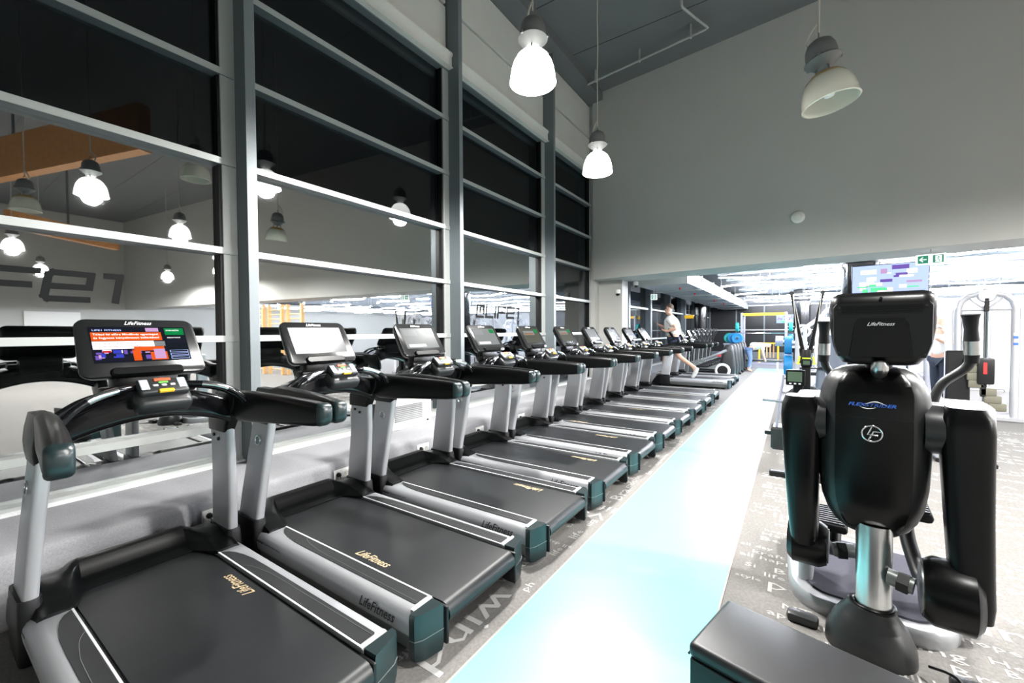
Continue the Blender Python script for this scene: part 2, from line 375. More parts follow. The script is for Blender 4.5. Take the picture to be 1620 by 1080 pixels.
# windows of the hall: bays between the steel columns
TR = [.742, 1.53, 2.312, 3.10, 3.885, 4.67]
TOPW = 5.36
COLS = [(-1.05, -.975), (1.781, 1.857), (4.61, 4.68), (7.44, 7.505)]
bays = [(-3.9, -1.05), (-.975, 1.781), (1.857, 4.61), (4.68, 7.44), (7.505, 9.80)]
n = 0
for bi, (y0, y1) in enumerate(bays):
    n += 1
    g = G(); g.box(WX-.06, -4.20, y0, y1, .385, .425)
    wn = struct('window_%d' % n, g, 'alu', ['tall window bay left of the picture', 'tall night window nearest the camera with LIFE1 lettering', 'second tall window bay behind the treadmills', 'third tall window bay with the whole LIFE1 logo', 'last dark window bay beside the grey wall'][bi])
    mobj('sill_lip', G().box(-4.20, -4.15, y0, y1, .385, .40), 'white_line', wn)
    mobj('jamb', G().box(WX-.06, -4.215, y0, y0+.10, .425, TOPW), 'alu', wn); mobj('jamb', G().box(WX-.06, -4.215, y1-.115, y1, .425, TOPW), 'alu', wn)
    mobj('gasket', G().box(WX-.03, -4.235, y1-.135, y1-.115, .425, TOPW), 'black', wn)
    for z in TR:
        t = mobj('transom', G().box(WX-.05, -4.20, y0+.005, y1-.005, z-.056, z), 'alu', wn)
        mobj('transom_underside', G().box(WX-.05, -4.204, y0+.006, y1-.006, z-.0575, z-.056), 'steel_blue', t)
    mobj('head_rail', G().box(WX-.06, -4.20, y0, y1, TOPW-.03, TOPW), 'steel_blue', wn)
    zz = [.425]+TR+[TOPW]
    for k in range(len(zz)-1):
        a = zz[k]; b = zz[k+1]-(.056 if k < len(TR) else .03)
        gm = 'glass_plain' if k >= 4 else ('glass_mid' if bi == 4 else 'glass_mirror')
        mobj('pane', G().box(WX-.012, WX, y0+.10, y1-.115, a, b), gm, wn, 0)
for i, (a, b) in enumerate(COLS):
    c = struct('trim_%d' % (i+2), G().box(WX-.1, -4.018, a, b, .385, CEIL), 'steel_blue', 'slim blue-grey steel window column, ' + ['left of the picture', 'first from the camera', 'second from the camera', 'third from the camera'][i])
    mobj('front_plate', G().box(-4.018, -4.008, a-.002, b+.002, .385, CEIL), 'steel_pale', c, 0)
# LIFE1 lettering on the glass
def strokes(g, L, O, U, W, t):
    O = Vector(O)
    for pl in L:
        for a, b in zip(pl[:-1], pl[1:]):
            O = O+Vector((.00025, 0, 0)); A = Vector(O)+Vector(U)*a[0]+Vector(W)*a[1]; B = Vector(O)+Vector(U)*b[0]+Vector(W)*b[1]
            d = (B-A).normalized(); nn = Vector(U).cross(Vector(W)).normalized(); s = nn.cross(d)*t/2; A2 = A-d*t*.45; B2 = B+d*t*.45
            g.add([A2-s, B2-s, B2+s, A2+s, A2-s+nn*.002, B2-s+nn*.002, B2+s+nn*.002, A2+s+nn*.002], [(0,1,2,3),(4,7,6,5),(0,4,5,1),(1,5,6,2),(2,6,7,3),(3,7,4,0)])
def life1(y0, z0, h, parent):
    sl = .16*h
    def L(x, pts): return [(x+p[0]*h+p[1]*sl, p[1]*h) for p in pts]
    w = 1.25
    letters = [('mark', L(0, [(.0, 1), (-.03, .12), (.05, 0), (.95, 0)])), ('mark', L(0, [(.25, 1), (.95, 1), (.95, .35)])), ('mark', L(0, [(.45, .78), (.45, .4)])),
        ('l', L(1.35*h, [(0, 1), (0, 0), (1.0, 0)])), ('i', L(2.72*h, [(0, 0), (0, 1)])),
        ('f', L(3.15*h, [(0, 0), (0, 1), (1.2, 1)])), ('f', L(3.15*h, [(0, .48), (1.05, .48)])),
        ('e', L(4.65*h, [(.02, .48), (1.15, .48), (1.15, .98), (.1, 1), (0, .9), (0, .1), (.1, 0), (1.15, 0)])),
        ('1', L(6.35*h, [(-.1, 1), (.3, 1), (.3, 0)]))]
    for key in ('mark', 'l', 'i', 'f', 'e', '1'):
        g = G(); strokes(g, [p for k, p in letters if k == key], (WX+.001, y0, z0), (0, 1, 0), (0, 0, 1), .225*h)
        mobj('sticker_letter' if key != 'mark' else 'sticker_mark', g, 'sticker', parent, 0)
life1(5.33, 1.80, .185, bpy.data.objects['window_4'])
life1(-.27, 1.80, .185, bpy.data.objects['window_2'])

# white panels and fascia above the windows
g = G(); g.box(-4.55, WX-.06, YB, 9.9, TOPW, CEIL)
wl = struct('wall_left', g, 'joint_grey', 'wall of off-white panels above the tall windows')
ys = [YB, -1.05, 1.78, 4.61, 7.44, 9.75]
for a, b in zip(ys[:-1], ys[1:]):
    mobj('panel', G().rbox(WX-.06, -4.24, a+.09, b-.012, 5.56, 6.26, .006, 1), 'wall_white', wl)
    mobj('panel', G().rbox(WX-.06, -4.24, a+.09, b-.012, 6.31, 7.05, .006, 1), 'wall_white', wl)
    g = G(); pf = [(-4.25, 5.345), (-4.115, 5.345), (-4.115, 5.36), (-4.14, 5.375), (-4.14, 5.50), (-4.12, 5.53), (-4.12, 5.56), (-4.25, 5.56)]
    g.prism(pf, lambda x, z, a=a: (x, a+.08, z), lambda x, z, b=b: (x, b+.03, z))
    mobj('fascia', g, 'wall_white', wl)
g = G(); g.box(-4.6, WX-.013, YB, 9.9, -.1, .385); g.box(-4.6, -4.31, 9.9, YF, -.1, .30)
struct('wall_left_base', g, 'joint_grey', 'low outer wall under the window glass')
# grey header wall over the opening
W0, W1 = (-4.12, wy(-4.12)), (XR, wy(XR)); TH = 1.0
g = G(); g.add([(W0[0], W0[1], BEAM), (W1[0], W1[1], BEAM), (W1[0], W1[1]+TH, BEAM), (W0[0], W0[1]+TH, BEAM), (W0[0], W0[1], CEIL), (W1[0], W1[1], CEIL), (W1[0], W1[1]+TH, CEIL), (W0[0], W0[1]+TH, CEIL)],
    [(0,1,2,3),(4,7,6,5),(0,4,5,1),(1,5,6,2),(2,6,7,3),(3,7,4,0)])
struct('wall_back', g, 'wall', 'tall plain grey wall above the wide opening')
g = G(); g.box(-4.55, -4.12, 9.75, 10.2, 0, CEIL)
struct('wall_corner', g, 'wall', 'grey wall return beside the last window')
g = G(); g.box(-4.12, -3.52, 10.02, 10.45, 0, BEAM)
struct('trim_6', g, 'wall', 'pale grey pier under the left end of the header wall')
# ceilings
struct('ceiling', G().box(-4.6, XR, YB, 12, CEIL, CEIL+.2), 'ceiling', 'high dark grey ceiling over the treadmills')
mobj('ceiling_beam', G().box(-4.25, -3.85, YB, 9.7, 7.06, CEIL), 'ceiling', bpy.data.objects['ceiling'])
for k in range(8):
    mobj('ceiling_joint', G().box(-4.2, XR, -2.5+1.5*k, -2.49+1.5*k, CEIL-.004, CEIL), 'black', bpy.data.objects['ceiling'], 0)
g = G(); g.box(-4.6, XR, 9.0, YF+.2, LOWC, LOWC+.2)
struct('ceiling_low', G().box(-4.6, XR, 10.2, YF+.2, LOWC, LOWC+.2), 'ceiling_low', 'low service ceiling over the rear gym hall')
struct('wall_right', G().box(XR, XR+.2, YB, YF, 0, CEIL), 'wall', 'far right wall of the hall')
struct('wall_behind', G().box(-4.6, XR, YB-.2, YB, 0, CEIL), 'wall', 'wall behind the camera')
# rear hall: windows on the left, dark glazed far wall
for k, (y0, y1) in enumerate([(10.45, 12.3), (12.45, 14.6), (14.75, 17.2), (17.4, 20.0), (20.2, 23.2), (23.4, 26.9)]):
    n += 1
    w2 = struct('window_%d' % n, G().box(WX-.06, -4.2, y0, y1, .30, .36), 'alu', 'rear hall window on the left, number %s from the pier' % ['one', 'two', 'three', 'four', 'five', 'six'][k])
    mobj('jamb', G().box(WX-.06, -4.12, y0-.15, y0+.02, 0, LOWC), 'alu_dark' if k % 2 else 'steel_blue', w2)
    for z in (1.30, 2.33):
        mobj('transom', G().box(WX-.04, -4.2, y0+.02, y1, z-.055, z), 'alu', w2)
    for a, b in ((.36, 1.245), (1.30, 2.275), (2.33, LOWC)):
        mobj('pane', G().box(WX-.012, WX, y0+.02, y1, a, b), 'glass_rear', w2, 0)
struct('wall_far', G().box(-4.6, XR, YF, YF+.2, 0, LOWC), 'joint_grey', 'far end wall of the rear hall')
n += 1
wf = struct('window_%d' % n, G().box(-4.2, 4.0, YF-.08, YF, .0, .35), 'alu_dark', 'dark glazed far end of the rear hall')
for k in range(6):
    mobj('pane', G().box(-4.2+k*1.37+.06, -4.2+(k+1)*1.37, YF-.05, YF-.035, .35, 2.9), 'black', wf, 0); mobj('jamb', G().box(-4.2+k*1.37, -4.2+k*1.37+.06, YF-.1, YF, .35, 2.9), 'alu_dark', wf)
for z in (1.55, 2.9): mobj('transom', G().box(-4.2, 4.0, YF-.11, YF-.03, z, z+.05), 'alu', wf)
# white door panel on the right wall and stall bars (seen only mirrored in the glass)
d1 = struct('door_1', G().rbox(XR-.06, XR, 3.3, 5.1, 0, 2.6, .01, 1), 'white_plastic', 'wide white door in the far right wall')
mobj('door_handle', G().tube([(XR-.09, 3.5, 1.0), (XR-.09, 3.5, 1.2)], .015), 'chrome', d1)
# round dark columns of the rear hall
def round_column(nm, x, y, r, lab):
    c = struct(nm, G().lathe([(r, 0), (r, LOWC)], 32, Matrix.Translation((x, y, 0)), True), 'gloss_black', lab, 40)
    mobj('collar', G().lathe([(r+.01, LOWC-.55), (r+.025, LOWC-.5), (r+.025, LOWC-.05)], 32, Matrix.Translation((x, y, 0))), 'black', c)
round_column('trim_7', 1.10, 11.2, .31, 'thick black round column behind the wall television')
round_column('trim_8', -3.75, 21.6, .28, 'dark round column by the left rear windows')
round_column('trim_9', .25, 24.0, .33, 'dark round column at the far end of the rear hall')

# ================================================================== TREADMILLS
TX = -2.40        # world x of a treadmill's root; local x = X - TX, front is -x
def L(X): return X-TX
def make_treadmill():
    t = thing('treadmill', (TX, 0, 0), 'x', 'treadmill', 'treadmills in the long row')
    g = G(); g.rbox(L(-3.36), L(-1.50), -.38, .38, .035, .17, .02, 1)
    for x in (-3.2, -1.56):
        for y in (-.33, .33): g.tube([(L(x), y, 0), (L(x), y, .06)], .03, 10)
    mobj('base_frame', g, 'black', t)
    # belt loop
    g = G(); R = .052; cz = .185; xr = L(-1.418); xf = L(-3.08); pts = []
    for i in range(9):
        a = -PI/2+PI*i/8; pts.append((xr+R*math.cos(a), cz+R*math.sin(a)))
    for i in range(9):
        a = PI/2+PI*i/8; pts.append((xf+R*math.cos(a), cz+R*math.sin(a)))
    g.prism(pts, lambda x, z: (x, -.282, z), lambda x, z: (x, .282, z))
    belt = mobj('running_belt', g, 'belt', t, 40)
    for s in (-1, 1):
        sec = [(.300, .150), (.300, .246), (.305, .250), (.395, .250), (.420, .246), (.440, .234), (.452, .212), (.456, .185), (.452, .150), (.446, .138)]
        low = [(.300, .150), (.446, .138), (.442, .132), (.430, .062), (.415, .045), (.300, .045)]
        def secs(pl, stations):
            o = []
            for X, k in stations:
                cy_, cz_ = .375, .155
                o.append([(L(X), s*(cy_+(y-cy_)*k), cz_+(z-cz_)*k) for y, z in pl])
            return o
        g = G(); g.loft(secs(sec, [(-2.985, .55), (-2.97, .78), (-2.94, .93), (-2.90, 1.0), (-1.46, 1.0)]))
        rail = mobj('side_rail', g, 'silver', t, 50)
        g = G(); g.loft(secs(low, [(-2.97, .8), (-2.92, .95), (-2.88, 1.0), (-1.455, 1.0)])); mobj('rail_skirt', g, 'silver_dark', rail, 50)
        g = G(); g.box(L(-2.835), L(-1.475), min(s*.300, s*.3085), max(s*.300, s*.3085), .249, .2525); g.box(L(-1.485), L(-1.468), min(s*.300, s*.425), max(s*.300, s*.425), .2475, .2525)
        mobj('rail_trim', g, 'white_line', rail)
        pad = [(-1.494, .3115), (-1.494, .383), (-1.50, .388), (-2.45, .388), (-2.58, .385), (-2.67, .375), (-2.74, .360), (-2.785, .340), (-2.806, .318), (-2.808, .3115)]
        g = G(); g.prism(pad, lambda X, y: (L(X), s*y, .249), lambda X, y: (L(X), s*y, .2535)); pd = mobj('foot_pad', g, 'pad', rail, 30)
        arc = spline([(L(-2.555), s*.313, .2540), (L(-2.50), s*.338, .2540), (L(-2.40), s*.355, .2540), (L(-2.25), s*.365, .2540), (L(-1.50), s*.372, .2540)], 4)
        g = G(); g.tube(arc, .0014, 4); mobj('pad_groove', g, 'silver_dark', pd)
        if s < 0:
            g = G(); text(g, 'LifeFitness', (L(-1.83), -.4585, .170), (1, 0, 0), (0, .05, 1), .27, .052, .45)
            g2 = G(); text(g2, 'FlexDeck  Shock Absorption System', (L(-2.88), -.4580, .196), (1, 0, 0), (0, .05, 1), .27, .016, .2); mobj('deck_lettering', g2, 'ink', rail, 0)
        else:
            g = G(); text(g, 'LifeFitness', (L(-1.56), .4585, .170), (-1, 0, 0), (0, -.05, 1), .27, .052, .45)
        mobj('rail_lettering', g, 'ink', rail, 0)
        g = G(); g.box(L(-2.95), L(-1.43), min(s*.284, s*.2995), max(s*.284, s*.2995), .12, .228); mobj('belt_guard', g, 'black', t)
        # rear end cap
        g = G(); cap = [(-1.462, .302), (-1.462, .457), (-1.432, .452), (-1.412, .42), (-1.388, .305)]
        g.loft([[(L(X), s*(.38+(y-.38)*k), z) for X, y in [(a-(1-k)*.0, b) for a, b in cap]] for z, k in ((.030, .86), (.055, .97), (.09, 1.0), (.226, 1.0), (.240, .985), (.250, .94))])
        rc = mobj('rear_cap', g, 'plastic_cap', t, 35)
        g = G()
        for (X0, y0), (X1, y1) in zip(cap[1:-1], cap[2:]):
            g.tube([(L(X0)+.001, s*y0, .130), (L(X1)+.001, s*y1, .130)], .0022, 4)
        mobj('cap_seam', g, 'silver_dark', rc)
        g = G(); g.rbox(L(-1.47), L(-1.37), min(s*.283, s*.303), max(s*.283, s*.303), .05, .235, .012, 2); mobj('roller_bracket', g, 'black', t)
    # motor hood
    g = G(); NY, zi, zo = 41, [.09, .26, .325, .352, .345, .262, .244], [.09, .26, .312, .326, .318, .292, .264]
    tx = [0, .16, .36, .56, .66, .82, 1.0]
    def fz(tab, u):
        for i in range(len(tx)-1):
            if u <= tx[i+1]:
                k = (u-tx[i])/(tx[i+1]-tx[i]); k = k*k*(3-2*k)*.5+k*.5; return tab[i]+(tab[i+1]-tab[i])*k
        return tab[-1]
    NU = 19; V = []
    for i in range(NY):
        y = -.455+.91*i/(NY-1); w = smoothstep(.225, .300, abs(y)); xe = L(-3.0)*(1-w)+L(-2.825)*w; e = smoothstep(.40, .455, abs(y))
        for j in range(NU):
            u = j/(NU-1); x = L(-3.395)+(xe-L(-3.395))*u
            z = fz(zi, u)*(1-w)+fz(zo, u)*w
            z = z*(1-e)+min(z, .20)*e; V.append((x, y, z))
    F = [(i*NU+j, (i+1)*NU+j, (i+1)*NU+j+1, i*NU+j+1) for i in range(NY-1) for j in range(NU-1)]
    g.add(V, F)
    # closing skirt under the surface
    bd = [i*NU for i in range(NY)]+[(NY-1)*NU+j for j in range(1, NU)]+[i*NU+NU-1 for i in range(NY-2, -1, -1)]+[j for j in range(NU-2, 0, -1)]
    V2 = [V[k] for k in bd]+[(V[k][0], V[k][1], .055 if V[k][0] < L(-3.02) else min(V[k][2]-.004, .243)) for k in bd]; m_ = len(bd)
    g.add(V2, [(i, (i+1) % m_, (i+1) % m_+m_, i+m_) for i in range(m_)])
    mobj('motor_hood', g, 'plastic', t, 32)
    # uprights
    for s in (-1, 1):
        st = [(.14, -2.925, .397), (.31, -2.915, .395), (.48, -2.888, .386), (.64, -2.862, .376), (.80, -2.838, .364), (.94, -2.822, .353), (1.06, -2.815, .345)]
        secs_ = []
        for z, xr_, yi in st:
            dep = .255-.03*smoothstep(.3, 1.0, z); th = .056
            secs_.append([(L(xr_-dep/2)+a, s*(yi+th/2)+b, z) for a, b in rr(dep, th, .02, 3)])
        g = G(); g.loft(secs_[1:]); up = mobj('upright', g, 'silver', t, 40)
        g = G(); g.loft([[(L(-3.045)+a*k, s*.425+b*k, z) for a, b in rr(.295, .085, .03, 3)] for z, k in ((.02, .92), (.06, 1.0), (.24, 1.0), (.30, .97), (.325, .93))]); mobj('upright_boot', g, 'black', t, 40)
        g = G(); em = (L(-2.93), s*.4245, .845); g.ring(em, (0, 1, .07*s), .030, .0035, 20, 6); text(g, 'LF', (em[0]-s*(-.014 if s < 0 else .014)-(.028 if s < 0 else 0), em[1]+s*.001, em[2]-.012), (-s if s > 0 else 1, 0, 0), (0, 0, 1), .028, .024, .35)
        mobj('emblem', g, 'chrome', up, 40)
        g = G()
        for X in (-2.985, -2.925): g.disc((L(X), s*.352, .925-.02*(X+2.985)/.06), (0, 1, 0), .011, .010, 12)
        mobj('bolt', g, 'black', up)
        # bracket and handrail
        g = G(); g.loft([[(L(xc)+a, s*yc+b, z) for a, b in rr(dx, dy, .02, 3)] for z, xc, dx, dy, yc in ((.955, -2.945, .235, .062, .378), (1.00, -2.935, .25, .072, .380), (1.05, -2.915, .28, .075, .382), (1.12, -2.87, .30, .07, .382), (1.19, -2.84, .26, .055, .382))])
        mobj('arm_bracket', g, 'plastic', t, 40)
        stn = [(-2.83, .382, .050, 1.075, 1.190), (-2.70, .390, .062, 1.035, 1.215), (-2.58, .399, .070, 1.040, 1.218), (-2.40, .415, .074, 1.052, 1.214), (-2.20, .435, .076, 1.063, 1.208), (-2.04, .452, .076, 1.072, 1.200), (-1.975, .459, .074, 1.080, 1.194)]
        g = G(); g.loft([[(L(X), s*yc+a*s, (z0+z1)/2+b) for a, b in rr(w, z1-z0, .026, 3)] for X, yc, w, z0, z1 in stn])
        hr = mobj('handrail', g, 'plastic', t, 40)
        stn = [(-1.975, .459, .076, 1.079, 1.195), (-1.955, .461, .072, 1.090, 1.190), (-1.943, .462, .056, 1.105, 1.178), (-1.938, .462, .034, 1.125, 1.160)]
        g = G(); g.loft([[(L(X), s*yc+a*s, (z0+z1)/2+b) for a, b in rr(w, z1-z0, .02, 3)] for X, yc, w, z0, z1 in stn]); mobj('end_cap', g, 'plastic_cap', hr, 50)
        # ergo bars from the keypad to the handrail
        P = spline([(L(-2.66), s*.095, 1.288), (L(-2.625), s*.17, 1.283), (L(-2.60), s*.25, 1.262), (L(-2.585), s*.315, 1.222), (L(-2.585), s*.362, 1.170)], 5)
        g = G(); g.tube(P, .0165, 10); eb = mobj('ergo_bar', g, 'gloss_black', t, 60)
        g = G(); g.tube(P[5:13], .0178, 10); mobj('pulse_contact', g, 'chrome', eb, 60)
        P = spline([(L(-2.76), s*.11, 1.27), (L(-2.72), s*.20, 1.262), (L(-2.70), s*.29, 1.235), (L(-2.69), s*.372, 1.18)], 5)
        g = G(); g.tube(P, .014, 8); mobj('ergo_bar', g, 'gloss_black', t, 60)
    # cross dash under the console
    g = G(); sx = []
    for i in range(25):
        y = -.36+.72*i/24; q = 1-(y/.36)**2
        z0 = 1.02+.095*q; z1 = 1.165+.095*q; xc = -2.84+.03*q; dx = .14+.05*q
        sx.append([(L(xc)+a, y, (z0+z1)/2+b) for a, b in rr(dx, z1-z0, .03, 3)])
    g.loft(sx); mobj('dash', g, 'gloss_black', t, 50)
    # keypad pod
    U = Vector((0, 1, 0)); W = Vector((-.06, 0, .052)).normalized(); N = U.cross(W)      # U right, W up the slope, N out
    if N.x < 0: N = -N
    O = Vector((L(-2.61), 0, 1.300))
    rot = Matrix((U, W, N)).transposed().to_4x4(); rot.translation = O
    g = G(); g.rbox(-.10, .10, -.052, .048, -.04, 0, .014, 3, rot); g.rbox(-.115, .115, -.10, .02, -.12, -.03, .03, 3, rot)
    kp = mobj('keypad', g, 'plastic_grey', t, 40)
    def bt(nm, x0, x1, y0, y1, m_, h=.005):
        q = G(); q.rbox(x0, x1, y0, y1, -.002, h, .003, 1, rot); mobj(nm, q, m_, kp)
    bt('stop_button', -.034, .034, .022, .040, 'btn_red'); bt('start_button', -.020, .020, .006, .018, 'btn_green')
    for x in (-.034, 0, .034): bt('key', x-.011, x+.011, -.014, 0, 'btn_grey')
    for s in (-1, 1): bt('sensor_window', s*.075-.017, s*.075+.017, -.030, .036, 'sensor', .003)
    bt('safety_tab', -.030, .030, -.060, -.042, 'btn_yellow', .014)
    # console
    W = Vector((-.18, 0, .29)).normalized(); N = Vector((W.z, 0, -W.x)); O = Vector((L(-2.905), 0, 1.478))
    rot = Matrix((U, W, N)).transposed().to_4x4(); rot.translation = O
    def outline(w0, w1, h, r, bul=0):
        o = []
        for cx_, cy_, a0 in ((w1/2-r, h/2-r, 0), (-w1/2+r, h/2-r, 90), (-w0/2+r, -h/2+r, 180), (w0/2-r, -h/2+r, 270)):
            for i in range(6):
                a = math.radians(a0+90*i/5); o.append((cx_+r*math.cos(a), cy_+r*math.sin(a)))
        return [(x, y+bul*(1-(2*x/w1)**2 if y > 0 else 0)) for x, y in o]
    g = G(); g.loft([[rot @ Vector((x, y, z)) for x, y in outline(.52*k, .50*k, .340*k2, .045, .010)] for z, k, k2 in ((-.075, .80, .72), (-.055, .92, .90), (-.02, .985, .985), (-.004, 1, 1))])
    con = mobj('console', g, 'plastic', t, 40)
    g = G(); g.loft([[rot @ Vector((x, y, z)) for x, y in outline(.52*k, .50*k, .340*k, .045, .010)] for z, k in ((-.004, 1.0), (.004, .992), (.007, .975))]); mobj('bezel', g, 'bezel', con, 40)
    g = G(); text(g, 'LifeFitness', rot @ Vector((-.058, .137, .0078)), U, W, .116, .022, .45); mobj('console_logo', g, 'ink_pale', con, 0)
    g = G(); g.loft([[rot @ Vector((x, y-.150, z)) for x, y in rr(w, h, .018, 3)] for z, w, h in ((.004, .30, .052), (.020, .296, .046), (.028, .285, .036))]); mobj('reading_ledge', g, 'plastic', con, 40)
    g = G(); g.rbox(L(-2.94), L(-2.84), -.14, .14, 1.20, 1.36, .03, 2); g.rbox(L(-2.88), L(-2.78), -.20, .20, 1.235, 1.285, .02, 2); mobj('neck', g, 'plastic', t, 40)
    return t, rot
proto, SROT = make_treadmill()
SU = Vector((0, 1, 0)); SW = Vector((SROT[0][1], SROT[1][1], SROT[2][1]))
YT = [.753+1.005*i for i in range(10)]+[12.62, 13.64]
SCRW, SCRH = .40, .214
def screen(t, kind):
    O = SROT @ Vector((-SCRW/2, -SCRH/2+.016, .0072)); W, H = SCRW, SCRH
    def R_(nm, x0, x1, y0, y1, m_, d, parent): 
        g = G(); N = SU.cross(SW); N = N if N.x > 0 else -N
        A = O+N*d; g.add([A+SU*x+SW*y+N*n for x in (x0*W, x1*W) for y in (y0*H, y1*H) for n in (0, .0006)], [(0,1,3,2),(4,6,7,5),(0,4,5,1),(2,3,7,6),(0,2,6,4),(1,5,7,3)])
        return mobj(nm, g, m_, parent, 0)
    N = SU.cross(SW); N = N if N.x > 0 else -N
    def T_(s, x, y, w, h, m_, p, sh=0):
        g = G(); text(g, s, O+N*.0035+SU*x*W+SW*y*H, SU, SW, w*W, h*H, sh); return mobj('screen_text', g, m_, p, 0)
    base = R_('screen', 0, 1, 0, 1, {'ad': 'scr_navy', 'pale': 'scr_pale', 'mid': 'scr_mid', 'olive': 'scr_olive'}[kind], 0, t)  # pale screens: reflection of the pendants put into the screen glow
    if kind == 'ad':
        R_('advert', 0, .745, .02, .985, 'scr_dark', .0008, base)
        R_('advert_band', .01, .72, .60, .84, 'scr_orange', .0016, base); R_('advert_strip', .01, .62, .37, .585, 'scr_bright', .0016, base)
        rnd2 = random.Random(5)
        for k in range(26):
            x = rnd2.uniform(.01, .60); y = rnd2.uniform(.03, .30); w = rnd2.uniform(.03, .11); h = rnd2.uniform(.03, .12)
            R_('advert_patch', x, min(x+w, .74), y, min(y+h, .36), rnd2.choice(['scr_violet', 'scr_blue', 'scr_pink', 'scr_dark', 'scr_blue', 'scr_white', 'scr_violet', 'scr_red']), .0010+.00002*k, base)
        R_('advert_patch', .40, .72, .30, .42, 'scr_orange', .0018, base); R_('advert_patch', .38, .46, .03, .32, 'scr_orange', .0019, base); R_('advert_patch', .56, .74, .03, .26, 'scr_orange', .0019, base); R_('advert_patch', .60, .72, .06, .34, 'scr_pink', .0021, base); R_('advert_patch', .56, .70, .86, .97, 'scr_pink', .0014, base); R_('advert_patch', .62, .74, .43, .57, 'scr_mid', .0014, base)
        T_('LIFE1 FITNESS', .03, .875, .28, .045, 'scr_sky', base)
        T_('Töltsd fel előre MindBody egyenleged,', .03, .735, .66, .075, 'scr_bright', base); T_('és fogyassz kényelmesen büfénkben!', .03, .635, .66, .075, 'scr_bright', base)
        T_('Top up your balance and consume', .03, .49, .56, .06, 'scr_amber', base); T_('conveniently in our buffet!', .03, .40, .46, .06, 'scr_amber', base)
        R_('start_tile', .765, .985, .76, .965, 'scr_green', .001, base); R_('menu_tile', .765, .985, .52, .74, 'scr_dark', .001, base)
        T_('GYORS INDÍTÁS', .78, .87, .15, .05, 'scr_bright', base); T_('BEJELENTKEZÉS', .78, .645, .15, .045, 'scr_bright', base)
        for k in range(3): R_('menu_bar', .775, .985, .04+.095*k, .105+.095*k, 'scr_sky', .001, base); R_('menu_bar_fill', .782, .978, .05+.095*k, .095+.095*k, 'scr_navy', .0016, base)
    elif kind == 'pale':
        R_('screen_box', .08, .56, .08, .24, 'scr_white', .001, base); R_('start_tile', .80, .97, .76, .95, 'scr_pale', .001, base)
    elif kind == 'mid':
        R_('start_tile', .76, .97, .72, .95, 'scr_green', .001, base); R_('screen_box', .05, .45, .62, .92, 'scr_pale', .001, base); R_('screen_box', .08, .6, .06, .2, 'scr_white', .001, base)
    else:
        R_('screen_box', .06, .7, .55, .85, 'scr_mid', .001, base); R_('screen_box', .10, .62, .60, .68, 'scr_amber', .0016, base); R_('start_tile', .76, .97, .72, .95, 'scr_green', .001, base)
ORD = ['first', 'second', 'third', 'fourth', 'fifth', 'sixth', 'seventh', 'eighth', 'ninth', 'tenth', 'eleventh', 'twelfth', 'thirteenth', 'fourteenth', 'fifteenth', 'sixteenth', 'seventeenth', 'eighteenth']
SK = ['ad', 'pale', 'mid', 'mid', 'olive', 'olive', 'pale', 'pale', 'pale', 'pale', 'olive', 'olive']
LOGO = [(-2.407, .227, PI), (-2.02, -.22, 0), (-1.86, .21, PI), (-1.80, .20, PI), (-1.95, .2, PI), (-2.6, -.2, 0), (-2.2, .2, PI), None, (-2.0, .1, PI), None, None, None]
roots = []
for i, y in enumerate(YT):
    roots.append(proto if i == 0 else copy_tree(proto))
for i, y in enumerate(YT):
    t = roots[i]; t.location = (TX, y, 0)
    t['label'] = ['treadmill nearest the camera, its screen showing an orange advert', 'second treadmill from the camera, with a pale glare painted on its screen'][i] if i < 2 else \
        ('treadmill under the running man in a white shirt' if i == 10 else 'treadmill just behind the running man, farthest of the row' if i == 11 else '%s treadmill of the row counted from the camera' % ORD[i])
    screen(t, SK[i])
    if LOGO[i]:
        X, dy, a = LOGO[i]; g = G(); u = Vector((math.cos(a), math.sin(a), 0)); v = Vector((-math.sin(a), math.cos(a), 0))
        text(g, 'LifeFitness', Vector((L(X), dy, .2376))-u*.14-v*.027, u, v, .28, .054, .45)
        mobj('belt_logo', g, 'tan_print', t, 0)

# sockets on the ledge front with their plugs
def outlet(y, nth):
    o = thing('wall_outlet', (-3.42, y, .27), 'white double socket on the carpeted ledge, %s from the camera' % nth, 'outlet', 'sockets along the ledge')
    mobj('faceplate', G().rbox(0, .012, -.085, .085, -.042, .042, .004, 2), 'white_plastic', o)
    for s in (-1, 1):
        mobj('socket_well', G().disc((.0125, s*.042, 0), (1, 0, 0), .022, .003, 16), 'wall_white', o); 
        g = G()
        for q in (-1, 1): g.disc((.0145, s*.042+q*.009, 0), (1, 0, 0), .003, .002, 8)
        mobj('pin_hole', g, 'black', o)
    p = thing('power_plug', (-3.42, y-.042, .27), 'black power plug in the socket %s from the camera' % nth, 'plug', 'plugs along the ledge')
    g = G(); g.tube([(.014, 0, 0), (.036, 0, 0), (.045, 0, -.004)], [.020, .018, .011], 12); mobj('plug_body', g, 'black', p, 40)
    g = G(); g.tube(spline([(.042, 0, -.004), (.050, 0, -.03), (.022, .004, -.09), (.012, .008, -.18), (.012, .010, -.262)], 4), .0045, 6); mobj('cord', g, 'black', p, 60)
for k in range(7): outlet(1.262+1.005*k, ORD[k])
# convector on the ledge
cv = thing('convector_heater', (-3.98, 3.55, .385), 'white convector heater with a louvred grille on the ledge', 'heater')
mobj('case', G().rbox(-.10, .08, -.30, .34, 0, .40, .012, 2), 'white_plastic', cv)
for k in range(9): mobj('louvre', G().box(.079, .086, -.26, .18, .10+.022*k, .112+.022*k), 'joint_grey', cv)
mobj('knob', G().disc((.085, .27, .05), (1, 0, 0), .012, .016, 12), 'black', cv)

